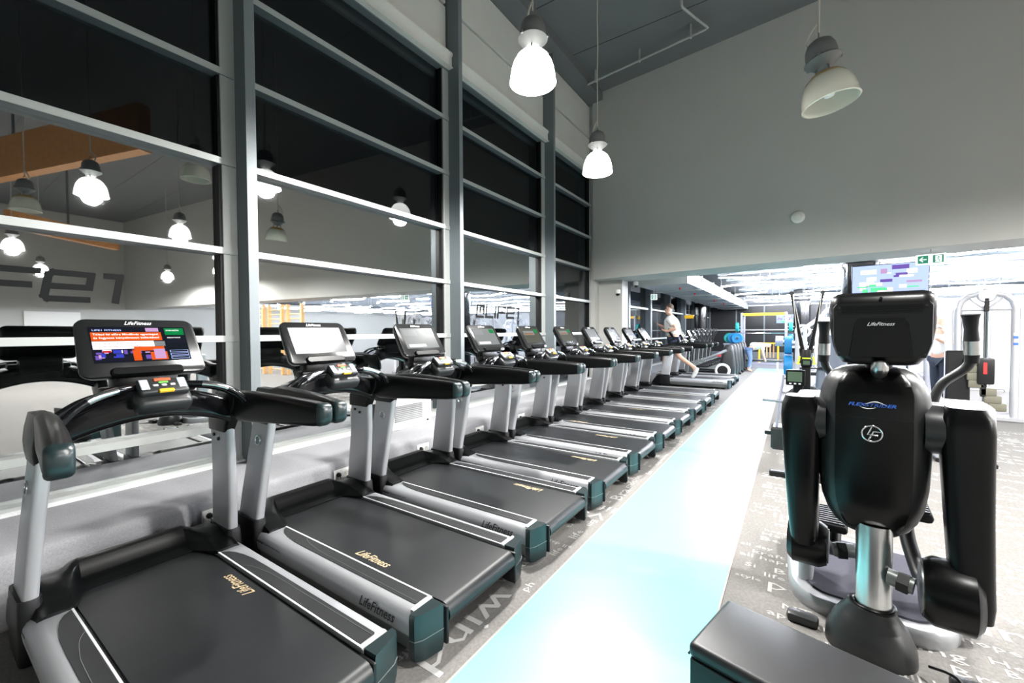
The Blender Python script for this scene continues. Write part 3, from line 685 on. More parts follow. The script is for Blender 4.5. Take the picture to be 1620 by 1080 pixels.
# ================================================================== PENDANT LAMPS
def pendant(x, y, z, lit, label, tilt=(0, 0), watts=None):
    """z is the rim of the shade"""
    p = thing('pendant_lamp', (x, y, z), label, 'pendant lamp', 'industrial pendant lamps')
    T = Matrix.Rotation(tilt[0], 4, 'X') @ Matrix.Rotation(tilt[1], 4, 'Y')
    sh = [(.200, 0), (.206, .004), (.200, .012), (.196, .06), (.186, .12), (.168, .175), (.140, .22), (.105, .255), (.078, .268)]
    g = G(); g.lathe(sh+[(r-.006, h) for r, h in reversed(sh)], 40, T); s_ = mobj('shade', g, 'shade_lit' if lit else 'shade_off', p, 60)
    g = G(); g.lathe([(.1985+.002, .030), (.1985+.002, .032)], 4) if False else None
    g = G(); g.lathe([(.142, .221), (.107, .2565), (.080, .2695), (.078, .2675), (.104, .2535), (.139, .219)], 40, T); mobj('shade_crown', g, 'shade_lit' if lit else 'shade_amber', s_, 60)
    for k in range(4):
        a = k*PI/2+.4; g = G(); g.tube([T @ Vector((.07*math.cos(a), .07*math.sin(a), .262)), T @ Vector((.06*math.cos(a), .06*math.sin(a), .315))], .007, 6); mobj('shade_clip', g, 'lamp_body', p)
    g = G(); g.lathe([(.0, .30), (.05, .305), (.062, .315), (.088, .345), (.124, .372), (.132, .380), (.128, .390), (.112, .398)], 32, T); mobj('reflector_collar', g, 'lamp_body', p, 50)
    g = G(); g.lathe([(.112, .398), (.114, .44), (.108, .49), (.088, .535), (.055, .56), (0, .568)], 32, T); mobj('ballast_housing', g, 'lamp_body', p, 50)
    for k in range(3):
        a = k*2*PI/3+.3; g = G(); g.rbox(.120, .142, -.012, .012, .375, .405, .003, 1, T @ Matrix.Rotation(a, 4, 'Z')); mobj('latch', g, 'lamp_body', p)
    top = T @ Vector((0, 0, .568)); hk = top+Vector((0, 0, .07))
    g = G(); g.ring(top+Vector((0, 0, .022)), (1, 0, 0), .018, .004, 14, 6); g.tube([top+Vector((0, 0, .03)), hk], .005, 6); mobj('hook', g, 'lamp_body', p, 50)
    g = G(); g.tube([hk-Vector((0, 0, .01))]+[hk+Vector((.006*math.sin(3*k), .006*math.cos(2*k), (CEIL-z-hk.z)*k/8)) for k in range(1, 9)], .008, 6); mobj('suspension_cord', g, 'cable_white', p, 60)
    g = G(); g.tube(spline([T @ Vector((-.07, .03, .545)), T @ Vector((-.085, .04, .60)), hk+Vector((-.05, .02, .03)), hk+Vector((-.008, 0, .07))], 5), .009, 6); mobj('supply_lead', g, 'cable_white', p, 60)
    if lit:
        g = G(); g.lathe([(0, .05), (.035, .06), (.05, .10), (.045, .15), (.03, .20), (.03, .27)], 16, T); mobj('bulb', g, 'bulb_lit', p, 60)
        ld = bpy.data.lights.new('lamp_light', 'SPOT'); ld.energy = watts or PENDANT_W; ld.color = (1.0, .985, .95); ld.spot_size = math.radians(178); ld.spot_blend = .45; ld.shadow_soft_size = .12
        lo = bpy.data.objects.new('lamp_light', ld); C.objects.link(lo); lo.parent = p; lo.location = (0, 0, -.02)
    else:
        g = G(); g.lathe([(0, .06), (.035, .07), (.05, .11), (.045, .15), (.03, .20), (.03, .27)], 16, T); mobj('bulb', g, 'white_plastic', p, 60)
pendant(-1.94, 3.22, 3.74, True, 'glowing pendant lamp nearest the camera, above the treadmills')
pendant(-2.29, 5.52, 3.74, True, 'glowing pendant lamp farther back, beside the grey wall')
pendant(.23, 4.45, 3.44, False, 'unlit tilted pendant lamp with an amber tinged shade', (math.radians(0), math.radians(-9)))
pendant(.71, 1.83, 3.75, True, 'lit pendant lamp over the camera side, mirrored in the first window', watts=360)
pendant(3.08, 3.74, 3.75, True, 'lit pendant lamp right of the picture, mirrored smaller in the window', watts=1300)
pendant(8.16, 1.79, 3.75, True, 'lit pendant lamp far to the right, mirrored at the window edge', watts=1500)
pendant(12.3, 6.24, 3.75, True, 'lit pendant lamp deep in the right part of the hall', watts=1500)
pendant(5.5, 5.5, 3.75, True, 'added lit lamp in the right hall, its reflection hidden by the window column', watts=1300)  # unseen lamp added to brighten the wall mirrored in the windows
pendant(9.0, 6.8, 3.75, True, 'added lit lamp near the stall bars, brightening the mirrored wall', watts=700)  # second added lamp out of view, lifting the mirrored grey wall
pendant(13.6, 3.0, 3.75, True, 'lit pendant lamp in front of the white door at far right', watts=1500)
pendant(-.63, 2.78, 4.0, False, 'unlit pendant lamp above the picture, mirrored by the column')
pendant(2.78, 1.38, 3.75, False, 'unlit pendant lamp mirrored low in the first window')

# glued timber beams of the right part of the hall, stall bars
def beam(P0, P1, z0, z1, w, lab):
    a, b = Vector((*P0, 0)), Vector((*P1, 0)); d = (b-a).normalized(); nn = Vector((-d.y, d.x, 0))*w/2
    tb = thing('timber_beam', (a.x, a.y, z0), lab, 'beam', 'timber roof beams'); rel = b-a; h = z1-z0
    for k in range(5):
        g = G(); q0 = h*k/5; q1 = h*(k+1)/5-.004; st = .55*(1-k/4)*0
        g.add([-nn+Vector((0, 0, q0)), nn+Vector((0, 0, q0)), nn+rel+Vector((0, 0, q0)), -nn+rel+Vector((0, 0, q0)), -nn+Vector((0, 0, q1)), nn+Vector((0, 0, q1)), nn+rel+Vector((0, 0, q1)), -nn+rel+Vector((0, 0, q1))], [(0,1,2,3),(4,7,6,5),(0,4,5,1),(1,5,6,2),(2,6,7,3),(3,7,4,0)])
        mobj('lamella', g, 'wood', tb)
    g = G(); g.tube([rel*.5+Vector((0, 0, h)), rel*.5+Vector((0, 0, CEIL-z0))], .03, 8); mobj('hanger', g, 'alu_dark', tb)
beam((3.1, 3.16), (12.3, .47), 5.5, 6.5, .24, 'big orange timber beam mirrored at the top of the first window')
beam((11.9, 4.65), (10.0, 1.9), 4.6, 5.1, .2, 'smaller orange timber beam mirrored above the LIFE1 lettering')
for k, xb in enumerate((5.9, 7.0, 8.1)):
    yb = wy(xb)-.25
    sb = thing('stall_bars', (xb, yb, 0), 'wooden stall bars under the grey wall, %s from the opening' % ORD[k], 'stall bars', 'stall bars')
    for x in (0, .95): mobj('post', G().rbox(x, x+.09, -.06, .06, 0, 2.6, .006, 1), 'wood_pale', sb)
    for j in range(14): mobj('rung', G().tube([(.05, 0, .2+.17*j), (1.0, 0, .2+.17*j)], .02, 8), 'wood_pale', sb, 40)
# small fittings on the walls
o = thing('wall_speaker', (.02, wy(.02), 3.57), 'round white ceiling-type speaker on the grey wall', 'speaker')
g = G(); g.lathe([(.105, 0), (.105, .012), (.085, .03), (0, .036)], 28, Matrix.Rotation(PI/2, 4, 'X')); mobj('rim', g, 'white_plastic', o, 40)
g = G(); g.ring((0, -.030, 0), (0, 1, 0), .055, .004, 20, 5); mobj('grille_ring', g, 'wall_white', o)
o = thing('ceiling_pipe', (-1.36, 8.4, 7.02), 'thin pale conduit pipe under the dark ceiling', 'pipe')
g = G(); g.tube([(-2.5, .36, 0), (-.06, .01, 0), (.0, -.02, 0), (-.02, -.08, 0), (-.27, -.77, 0), (-.28, -.8, .03), (-.28, -.8, .23)], .022, 8); mobj('conduit', g, 'alu', o, 60)
for x, y in ((-2.3, .33), (-1.3, .19), (-.3, .05)): mobj('clamp', G().rbox(x-.015, x+.015, y-.03, y+.03, -.03, .23, .004, 1), 'alu', o)
for x, y, z, lab in ((-3.62, 10.0, 2.47, 'white dome camera low on the pale pier'), (-3.35, 10.55, 2.70, 'white dome camera under the header wall')):
    o = thing('security_camera', (x, y, z), lab, 'camera')
    mobj('mount', G().lathe([(.055, .0), (.06, .03), (.06, .08), (.045, .1)], 20, None, True), 'white_plastic', o, 40)
    mobj('lens_dome', G().lathe([(.05, 0), (.045, -.03), (.025, -.05), (0, -.055)], 20), 'gloss_black', o, 60)
def exit_sign(x, y, z, w, rz, arrow, lab):
    o = thing('exit_sign', (x, y, z), lab, 'exit sign', None, rz)
    mobj('panel', G().rbox(-w/2, w/2, -.012, .012, 0, .16, .004, 1), 'exit_white', o)
    mobj('hanger', G().tube([(0, 0, .16), (0, 0, BEAM-z if y < 10.6 else 2.69-z)], .008, 6), 'alu', o)
    fx = w/4 if arrow else 0
    mobj('pictogram_field', G().box(fx-.06, fx+.06, -.0145, -.012, .02, .14), 'exit_green', o)
    mobj('door_shape', G().box(fx-.032, fx+.040, -.0165, -.0145, .03, .13), 'exit_white', o)
    g = G(); g.disc((fx+.006, -.018, .112), (0, 1, 0), .009, .002, 10)
    for a, b in (((.004, .10), (-.002, .072)), ((-.002, .072), (.018, .055)), ((.018, .055), (.016, .035)), ((-.002, .072), (-.02, .058)), ((-.02, .058), (-.036, .056)), ((.004, .096), (.024, .088)), ((.002, .096), (-.018, .09))):
        g.tube([(fx+a[0], -.018, a[1]), (fx+b[0], -.018, b[1])], .0045, 5)
    mobj('running_figure', g, 'exit_green', o)
    if arrow:
        mobj('arrow_field', G().box(-w/4-.06, -w/4+.06, -.0145, -.012, .02, .14), 'exit_green', o)
        g = G(); g.tube([(-w/4-.035, -.017, .08), (-w/4+.04, -.017, .08)], .007, 5); g.tube([(-w/4, -.017, .115), (-w/4-.04, -.017, .08), (-w/4, -.017, .045)], .007, 5); mobj('arrow', g, 'exit_white', o)
exit_sign(1.755, 9.2, 2.575, .34, math.radians(-10), True, 'green exit sign with arrow hanging under the grey wall')
exit_sign(-3.3, 12.0, 2.42, .17, math.radians(8), False, 'small green exit sign near the rear windows')

# ================================================================== STEPPING MACHINE IN THE FOREGROUND
FX, FY = .31, 2.62
fs = thing('stepper_machine', (FX, FY, 0), 'big black front-drive strider machine facing the camera at right', 'exercise machine', None, math.radians(-5))
def sup(hw, hd, z, yc, e=2.6, n=40):
    o = []
    for j in range(n):
        a = 2*PI*j/n; c_, s_ = math.cos(a), math.sin(a)
        o.append((hw*math.copysign(abs(c_)**(2/e), c_), yc+hd*math.copysign(abs(s_)**(2/e), s_), z))
    return o
zs = [(.525, .055, .05), (.545, .105, .085), (.58, .145, .115), (.63, .175, .14), (.70, .198, .16), (.80, .211, .172), (.95, .217, .18), (1.08, .219, .184), (1.18, .216, .182), (1.25, .207, .172), (1.30, .190, .158), (1.338, .163, .136), (1.362, .124, .105), (1.374, .07, .06)]
g = G(); g.loft([sup(hw, hd, z, .14) for z, hw, hd in zs]); body = mobj('body_shell', g, 'plastic_grey', fs, 60)
# central front panel, slightly proud of the shell, in an upper and a lower piece
def front_strip(z_lo, z_hi, nm, m_):
    V = []; rows = []
    N = 22
    for i in range(N+1):
        z = z_lo+(z_hi-z_lo)*i/N
        for (a, b) in zip(zs[:-1], zs[1:]):
            if a[0] <= z <= b[0]:
                k = (z-a[0])/(b[0]-a[0]); hw = a[1]+(b[1]-a[1])*k; hd = a[2]+(b[2]-a[2])*k
        row = []; wm = min(.142, hw*.68)
        for j in range(13):
            x = -wm+2*wm*j/12; y = .14-hd*(1-(abs(x)/hw)**2.6)**(1/2.6)-.0045
            row.append((x, y, z))
        rows.append(row)
    g = G(); n_ = 13
    V = [p for r in rows for p in r]; V2 = [(x, y+.006, z) for x, y, z in V]
    F = [(i*n_+j, i*n_+j+1, (i+1)*n_+j+1, (i+1)*n_+j) for i in range(N) for j in range(n_-1)]
    nb = len(V); bd = list(range(n_))+[i*n_+n_-1 for i in range(1, N+1)]+[N*n_+j for j in range(n_-2, -1, -1)]+[i*n_ for i in range(N-1, 0, -1)]
    g.add(V+V2, F+[(bd[i], bd[(i+1) % len(bd)], bd[(i+1) % len(bd)]+nb, bd[i]+nb) for i in range(len(bd))])
    return mobj(nm, g, m_, body, 60)
front_strip(.57, 1.128, 'front_panel', 'plastic'); front_strip(1.132, 1.355, 'front_panel', 'plastic')
yf = lambda x, hw=.217, hd=.183: .14-hd*(1-(abs(x)/hw)**2.6)**(1/2.6)-.006
g = G(); text(g, 'FLEXSTRIDER', (-.092, yf(.06)-.003, 1.188), (1, 0, 0), (0, .08, .997), .172, .016, .3); mobj('model_lettering', g, 'logo_blue', body, 0)
g = G(); g.tube([(-.03+.075*k/10, yf(.03)-.004, 1.198+.014*math.sin(PI*k/10)) for k in range(11)], [.0004+.0022*math.sin(PI*k/10) for k in range(11)], 6); g.tube([(-.05+.06*k/10, yf(.03)-.004, 1.186-.008*math.sin(PI*k/10)) for k in range(11)], [.0004+.0018*math.sin(PI*k/10) for k in range(11)], 6); mobj('swoosh', g, 'ink_pale', body)
ey = yf(.03)-.004; ec = Vector((-.004, ey, 1.062))
g = G(); g.ring(ec, (0, 1, 0), .037, .0042, 32, 8); mobj('emblem_ring', g, 'chrome', body, 60)
g = G()
for pl in ([(.0, .032), (-.016, -.006), (.010, -.006)], [(-.012, -.030), (.006, .010), (.034, .010)], [(-.004, -.008), (.022, -.008)]):
    g.tube([ec+Vector((x, -.001, z)) for x, z in pl], .0042, 6)
mobj('emblem_letters', g, 'chrome', body, 40)
# neck and console seen from behind
mobj('neck', G().tube([(.02, .05, 1.335), (.02, -.04, 1.362), (.02, -.074, 1.385), (.02, -.078, 1.402), (.02, -.076, 1.411)], [.030, .032, .032, .022, .006], 20), 'brushed', fs, 50); mobj('neck_core', G().tube([(.02, .08, 1.33), (.02, .04, 1.43)], .05, 20), 'black', fs, 50)
def cs(z, hw, y0, y1, r=.05): return [(a+.02, (y0+y1)/2+b, z) for a, b in rr(2*hw*1.06, y1-y0, r, 4)]
g = G(); g.loft([cs(1.385, .10, -.03, .07, .03), cs(1.392, .128, -.045, .08), cs(1.43, .152, -.065, .085), cs(1.48, .166, -.078, .08), cs(1.56, .176, -.085, .062), cs(1.65, .180, -.085, .04), cs(1.695, .176, -.078, .028), cs(1.717, .162, -.05, .02, .03), cs(1.726, .14, -.03, .01, .015)])
con = mobj('console', g, 'plastic', fs, 50)
g = G(); pl = [(-.135, 1.425), (.175, 1.425), (.194, 1.49), (.196, 1.655), (.184, 1.674), (-.144, 1.674), (-.156, 1.655), (-.154, 1.49)]
g.prism(pl, lambda x, z: (x*.97, -.086-.0*(z-1.4), z), lambda x, z: (x, -.06, z)); cb = mobj('console_back', g, 'black', con, 20)
for k in range(4):
    mobj('vent_slot', G().box(-.12, .16, -.0885, -.086, 1.630+.009*k, 1.634+.009*k), 'plastic', cb)
g = G(); pl = [(-.09, 1.425), (.13, 1.425), (.112, 1.575), (.098, 1.602), (-.058, 1.602), (-.072, 1.575)]
g.prism(pl, lambda x, z: (x, -.094, z), lambda x, z: (x*1.02, -.084, z)); mobj('access_cover', g, 'plastic', cb, 20)
g = G(); text(g, 'LifeFitness', (-.028, -.0955, 1.568), (1, 0, 0), (0, 0, 1), .096, .016, .45); mobj('console_logo', g, 'ink_pale', cb, 0)
mobj('port', G().disc((.02, -.079, 1.694), (0, 1, 0), .006, .012, 12), 'black', con)
g = G()
for x in (-.13, .17):
    for z in (1.44, 1.655): g.disc((x, -.087, z), (0, 1, 0), .005, .004, 8)
mobj('screw', g, 'plastic_grey', cb)
# column and base
g = G(); g.tube([(.012, .02, .13), (.012, .055, .60)], .070, 32); mobj('column', g, 'brushed', fs, 50)
g = G(); g.loft([sup(.175, .165, .0, .03, 2.4), sup(.172, .165, .05, .03, 2.4), sup(.150, .145, .11, .03, 2.3), sup(.115, .112, .165, .028, 2.2), sup(.092, .092, .20, .026, 2.0), sup(.088, .088, .215, .026, 2.0)]); mobj('pedestal', g, 'plastic_grey', fs, 50)
g = G(); g.ring((.012, .028, .215), (0, 0, 1), .080, .010, 28, 8); mobj('pedestal_collar', g, 'plastic', fs, 50)
def slab(hw0, hw1, y0, y1, z0, z1, r, nm, m_):
    pts = [(a, b) for a, b in rr(1, 1, r, 6)]
    f = lambda a, b: ((hw0+(hw1-hw0)*(b+.5))*2*a, y0+(y1-y0)*(b+.5))
    g = G(); g.loft([[(*f(a*k, b*k2), z) for a, b in pts] for z, k, k2 in ((z0, .985, .985), ((z0+z1)/2, 1, 1), (z1-.01, .99, .995), (z1, .965, .98))]); return mobj(nm, g, m_, fs, 40)
slab(.34, .46, .16, 1.12, .0, .085, .22, 'base_plate', 'silver'); slab(.28, .39, .23, 1.04, .08, .093, .2, 'standing_mat', 'mat_grey')
mobj('base_foot', G().rbox(-.34, -.20, -.01, .07, 0, .05, .02, 2), 'plastic_grey', fs); mobj('base_foot', G().rbox(.26, .42, -.13, -.04, 0, .06, .02, 2), 'plastic_grey', fs)
# swing arms: left one back, right one forward
for s, sw in ((-1, .14), (1, -.12)):
    xo = .312 if s > 0 else .292; zl = .34 if s > 0 else .33
    stt = []
    for u in (0, .05, .12, .3, .55, .8, .93, 1.0):
        z = 1.205-(1.205-zl)*u; y = .06+sw*u*u; wd_ = .172-.045*u if s > 0 else .172-.05*u; dp = .20-.05*u
        k = .72 if u == 0 else (.93 if u == .05 else (.9 if u == 1.0 else 1))
        stt.append([(s*(xo+.015*u*(1 if s > 0 else -1.2))+a, y+b, z) for a, b in rr(wd_*k, dp*k, .045, 4)])
    g = G(); g.loft(stt); arm = mobj('swing_arm', g, 'plastic', fs, 45)
    g = G(); g.tube([(s*.18, .09, 1.088), (s*.21, .09, 1.088), (s*.275, .08, 1.09)], [.108, .112, .108], 32); mobj('shoulder_pivot', g, 'plastic_grey', fs, 50)
    jy = .06+sw; jz = zl+(.07 if s > 0 else .05); jr = 1.42 if s > 0 else 1.2
    g = G(); g.tube([(s*.175, jy+.03, jz-.02), (s*.21, jy+.03, jz-.02), (s*.33, jy+.03, jz-.02), (s*.355, jy+.03, jz-.02)], [.085*jr, .102*jr, .102*jr, .08*jr], 32); jt = mobj('lower_joint', g, 'plastic', fs, 40)
    g = G(); g.disc((s*.172, jy+.03, jz-.02), (1, 0, 0), .075*jr, .008, 24); mobj('joint_cover', g, 'silver_dark', jt, 40)
    g = G(); g.tube([(s*.15, jy+.03, jz-.03), (s*.06, jy+.05, jz-.02)], .036, 16); mobj('link_bar', g, 'silver_dark', fs, 40); mobj('link_clamp', G().tube([(s*.135, jy+.032, jz-.03), (s*.095, jy+.042, jz-.026)], .046, 6), 'black', fs, 20)
    # pedal arm and pedal
    py, pz = (.46, .62) if s > 0 else (.62, .40)
    g = G(); g.tube(spline([(s*.20, jy+.10, jz-.02), (s*.19, jy+.20, jz-.06 if s > 0 else jz-.08), (s*.155, py-.12, pz-.16), (s*.15, py, pz-.05)], 5), .032, 12); mobj('pedal_arm', g, 'black', fs, 60)
    pc = (.168, py) if s > 0 else (-.168, py)
    g = G(); g.rbox(pc[0]-.08, pc[0]+.08, py-.17, py+.17, pz-.05, pz, .02, 2, None); pd = mobj('pedal', g, 'rubber', fs, 40)
    for k in range(9): mobj('pedal_rib', G().box(pc[0]-.066, pc[0]+.066, py-.15+.036*k, py-.136+.036*k, pz, pz+.006), 'plastic_grey', pd)
    # silver side fairing behind the arm: shoulder block and leg down to the base
    xe = .44 if s > 0 else .33
    g = G(); g.loft([[(s*((.12+xe)/2)+a, .34+b, z) for a, b in rr((xe-.12)*k, .26*k, .05, 4)] for z, k in ((1.04, .94), (1.06, 1), (1.155, 1), (1.178, .97), (1.19, .9))]); fr = mobj('side_fairing', g, 'silver', fs, 50)
    g = G(); g.loft([[(s*(xe-.05)+a, .40+b, z) for a, b in rr(.07, .17, .03, 4)] for z in (.05, 1.06)]); mobj('fairing_leg', g, 'silver', fr, 50)
    H = [(.235, .30, 1.15), (.245, .31, 1.22), (.275, .31, 1.29), (.345, .29, 1.365), (.360, .27, 1.42)] if s > 0 else [(.13, .34, 1.15), (.14, .36, 1.22), (.16, .37, 1.28), (.195, .36, 1.34), (.205, .34, 1.40)]
    P = spline([(s*x, y, z) for x, y, z in H], 5)
    g = G(); g.tube(P, .020, 12); hd = mobj('handle_bar', g, 'plastic_grey', fs, 60)
    a = P[-1]; d = Vector((-.05*s if s > 0 else .01, -.10, 1)).normalized()
    g = G(); g.tube([a-d*.03, a+d*.02, a+d*.08, a+d*.13, a+d*.18, a+d*.20], [.024, .028, .027, .024, .028, .034], 16); gp = mobj('hand_grip', g, 'rubber', hd, 60)
    g = G(); g.tube([a+d*.01, a+d*.075], .0287, 16); mobj('pulse_sensor', g, 'brushed', gp, 60)
g = G(); g.tube(spline([(.20, -.05, .05), (.28, -.10, .07), (.34, -.16, .015), (.5, -.22, .006)], 5), .006, 6); mobj('power_cord', g, 'black', fs, 60)
# foreground padded box
bx = thing('padded_box', (-.303, 1.554, 0), 'black vinyl padded box with grey top in the right foreground', 'box', None, math.radians(-13.5))
mobj('body', G().rbox(0, .95, .0, .355, .0, .40, .012, 2), 'vinyl_black', bx, 40)
mobj('top_pad', G().rbox(-.004, .954, -.004, .359, .395, .452, .022, 4), 'vinyl_grey', bx, 40)
g = G(); g.tube([(0.012, -.006, .40), (.942, -.006, .40)], .004, 6); g.tube([(-.006, .012, .40), (-.006, .343, .40)], .004, 6); mobj('piping', g, 'black', bx)

# ================================================================== REAR HALL
# LED tubes in zigzag chains
tube_me = None
rnd3 = random.Random(11); nt_ = 0
rows = [11.0+1.95*k for k in range(8)]
for r, y0 in enumerate(rows):
    x = -2.1+.3*(r % 2); flip = r % 2; nt_ = -1
    while x < 17.0:
        ya = y0+(.0 if flip else .75); yb = y0+(.75 if flip else .0)
        a = Vector((x, ya, 3.02)); b = Vector((x+1.18, yb, 3.02)); flip = 1-flip; x += 1.18
        if rnd3.random() < .10: continue
        nt_ += 1
        ln = (b-a).length; ang = math.atan2(b.y-a.y, b.x-a.x)
        o = thing('led_tube_light', a, 'white LED tube, %s from the duct, in the %s zigzag chain from the opening' % (ORD[nt_], ORD[r]), 'tube light', 'zigzag LED tubes', ang)
        if tube_me is None:
            g = G(); g.tube([(.05, 0, 0), (ln-.05, 0, 0)], .019, 8); t_ = mobj('glowing_tube', g, 'tube_lit', o, 50)
            g = G(); g.box(.0, .05, -.03, .03, -.03, .03); e_ = mobj('connector', g, 'tube_end', o, 0)
            g = G(); g.tube([(.02, 0, .03), (.02, 0, LOWC-3.02)], .004, 4); h_ = mobj('hanger_wire', g, 'alu', o, 0); tube_me = (t_, e_, h_)
        else:
            for q in tube_me:
                c_ = q.copy(); C.objects.link(c_); c_.parent = o
# air duct along the windows and ceiling services
dt = thing('air_duct', (-2.2, 10.8, 2.72), 'wide galvanised air duct under the low ceiling by the windows', 'duct')
for k in range(8):
    mobj('duct_section', G().rbox(-1.25, .0, 2.0*k+.01, 2.0*k+1.99, 0, .34, .008, 1), 'duct', dt)
    mobj('duct_flange', G().rbox(-1.28, .03, 2.0*k-.02, 2.0*k+.02, -.03, .37, .006, 1), 'alu', dt)
    mobj('side_rib', G().box(.0, .012, 2.0*k+.6, 2.0*k+.64, .02, .32), 'alu', dt); mobj('side_rib', G().box(.0, .012, 2.0*k+1.3, 2.0*k+1.34, .02, .32), 'alu', dt)
for k, y in enumerate((1.2, 3.2, 7.0, 9.5)):
    mobj('sprinkler', G().lathe([(.03, 0), (.03, -.03), (.012, -.05), (.025, -.06), (0, -.065)], 10, Matrix.Translation((-.4, y, 0))), 'red', dt)
for k in range(5):
    o = thing('cable_tray', (-2.0, 12.35+1.95*k, 3.25), 'grey cable tray under the low ceiling, %s from the opening' % ORD[k], 'cable tray', 'ceiling cable trays')
    mobj('tray', G().box(0, 11, -.10, .10, 0, .01), 'alu_dark', o)
    for s in (-1, 1): mobj('tray_side', G().box(0, 11, s*.10-.004, s*.10+.004, 0, .05), 'alu_dark', o)
    for x in (.5, 3.5, 6.5, 9.5): mobj('rod', G().tube([(x, 0, .01), (x, 0, LOWC-3.25-.03)], .006, 5), 'alu', o)
o = thing('hanging_sign', (-3.4, 17.2, 2.02), 'small yellow sign hanging by the rear windows', 'sign')
mobj('board', G().rbox(-.16, .16, -.008, .008, 0, .13, .003, 1), 'yellow', o); mobj('wire', G().tube([(0, 0, .13), (0, 0, 2.685-2.02)], .004, 4), 'alu', o)
# televisions
def tv(x, y, z, w, h, rz, rx, lab, top):
    o = thing('television', (x, y, z), lab, 'television', None, rz); m_ = Matrix.Rotation(rx, 4, 'X')
    mobj('case', G().rbox(-w/2, w/2, -.02, .035, -h/2, h/2, .008, 2, m_), 'black', o)
    sc = mobj('screen', G().box(-w/2+.012, w/2-.012, -.0215, -.02, -h/2+.012, h/2-.012, m_), 'scr_sky', o, 0)
    rq = random.Random(int(w*100))
    for k in range(26):
        a = rq.uniform(-w/2+.02, w/2-.25); b = rq.uniform(-h/2+.02, h/2-.1); c_ = a+rq.uniform(.06, .24); d = b+rq.uniform(.02, .09)
        low = b < -h/4
        mobj('picture_patch', G().box(a, min(c_, w/2-.014), -.0225-.0001*k, -.0215, b, min(d, h/2-.014), m_), rq.choice(['scr_lawn', 'scr_sky', 'scr_bright']) if low else rq.choice(['scr_bright', 'scr_bright', 'scr_sky', 'scr_pink', 'scr_violet', 'scr_bright']), sc, 0)
    mobj('wall_arm', G().tube([(0, .03, 0), (0, .16, .02), (0, .30, .02)], .025, 8), 'black', o)
tv(1.46, 10.62, 2.52, 1.10, .56, math.radians(-4), math.radians(12), 'big television on the round black column showing a bright match', 0)
tv(-.42, 23.5, 2.08, .70, .42, 0, math.radians(6), 'small far television on the distant round column', 0)

# elliptical trainers beyond the treadmills
def make_elliptical():
    e = thing('elliptical_trainer', (0, 0, 0), 'x', 'elliptical', 'elliptical trainers in the rear hall')
    sec = [(.10, .30, .44), (.2, .315, .47), (.35, .33, .47), (.55, .31, .42), (.75, .285, .37), (.92, .26, .31), (1.04, .22, .24), (1.09, .15, .17)]
    g = G(); g.loft([[(-.26+.05*(z-.1)+a, b, z) for a, b in rr(d, w, .09, 4)] for z, w, d in sec]); mobj('rear_housing', g, 'plastic_grey', e, 50)
    g = G(); g.ring((-.36, -.205, .28), (0, 1, 0), .185, .045, 28, 8); mobj('crank_ring', g, 'white_plastic', e, 50); g = G(); g.disc((-.36, -.205, .28), (0, 1, 0), .155, .05, 24); mobj('crank_disc', g, 'black', e, 40)
    g = G(); g.rbox(-1.75, .0, -.16, .16, .02, .10, .02, 1); mobj('base_rail', g, 'black', e)
    for s in (-1, 1):
        g = G(); g.tube([(-.42, s*.20, .32), (-.95, s*.20, .34), (-1.35, s*.20, .50)], .03, 8); mobj('pedal_lever', g, 'silver_dark', e, 50)
        mobj('pedal', G().rbox(-1.12, -.76, s*.20-.08, s*.20+.08, .37, .43, .02, 2), 'black', e)
        g = G(); g.tube(spline([(-1.40, s*.24, .50), (-1.36, s*.26, .95), (-1.30, s*.27, 1.25), (-1.18, s*.26, 1.50), (-1.20, s*.24, 1.62)], 4), .020, 8); mobj('swing_handle', g, 'plastic_grey', e, 60)
    g = G(); g.tube([(-.25, -.1, .92), (-.55, -.1, .78), (-.95, -.1, .58)], [.05, .04, .03], 10); mobj('arc_cover', g, 'silver', e, 50); mobj('rear_badge', G().rbox(-.52, -.42, -.19, -.17, .72, .77, .004, 1), 'red', e)
    g = G(); g.loft([[(-1.50+.10*(z-.1)+a, b, z) for a, b in rr(.16-.05*z, .16-.03*z, .03, 3)] for z in (.05, .5, 1.0, 1.25)]); mobj('mast', g, 'silver_dark', e, 50)
    m_ = Matrix.Translation((-1.36, 0, 1.42)) @ Matrix.Rotation(math.radians(-28), 4, 'Y')
    g = G(); g.rbox(-.05, .0, -.22, .22, -.16, .18, .03, 2, m_); cn = mobj('console', g, 'plastic', e, 50); mobj('screen', G().box(.0, .002, -.18, .18, -.10, .14, m_), 'scr_pale', cn, 0)
    return e
ell = make_elliptical()
for k in range(6):
    o = ell if k == 0 else copy_tree(ell)
    o.location = (-1.55, 14.95+.82*k, 0)
    o['label'] = '%s of the black elliptical trainers counted from the treadmills' % ORD[k]

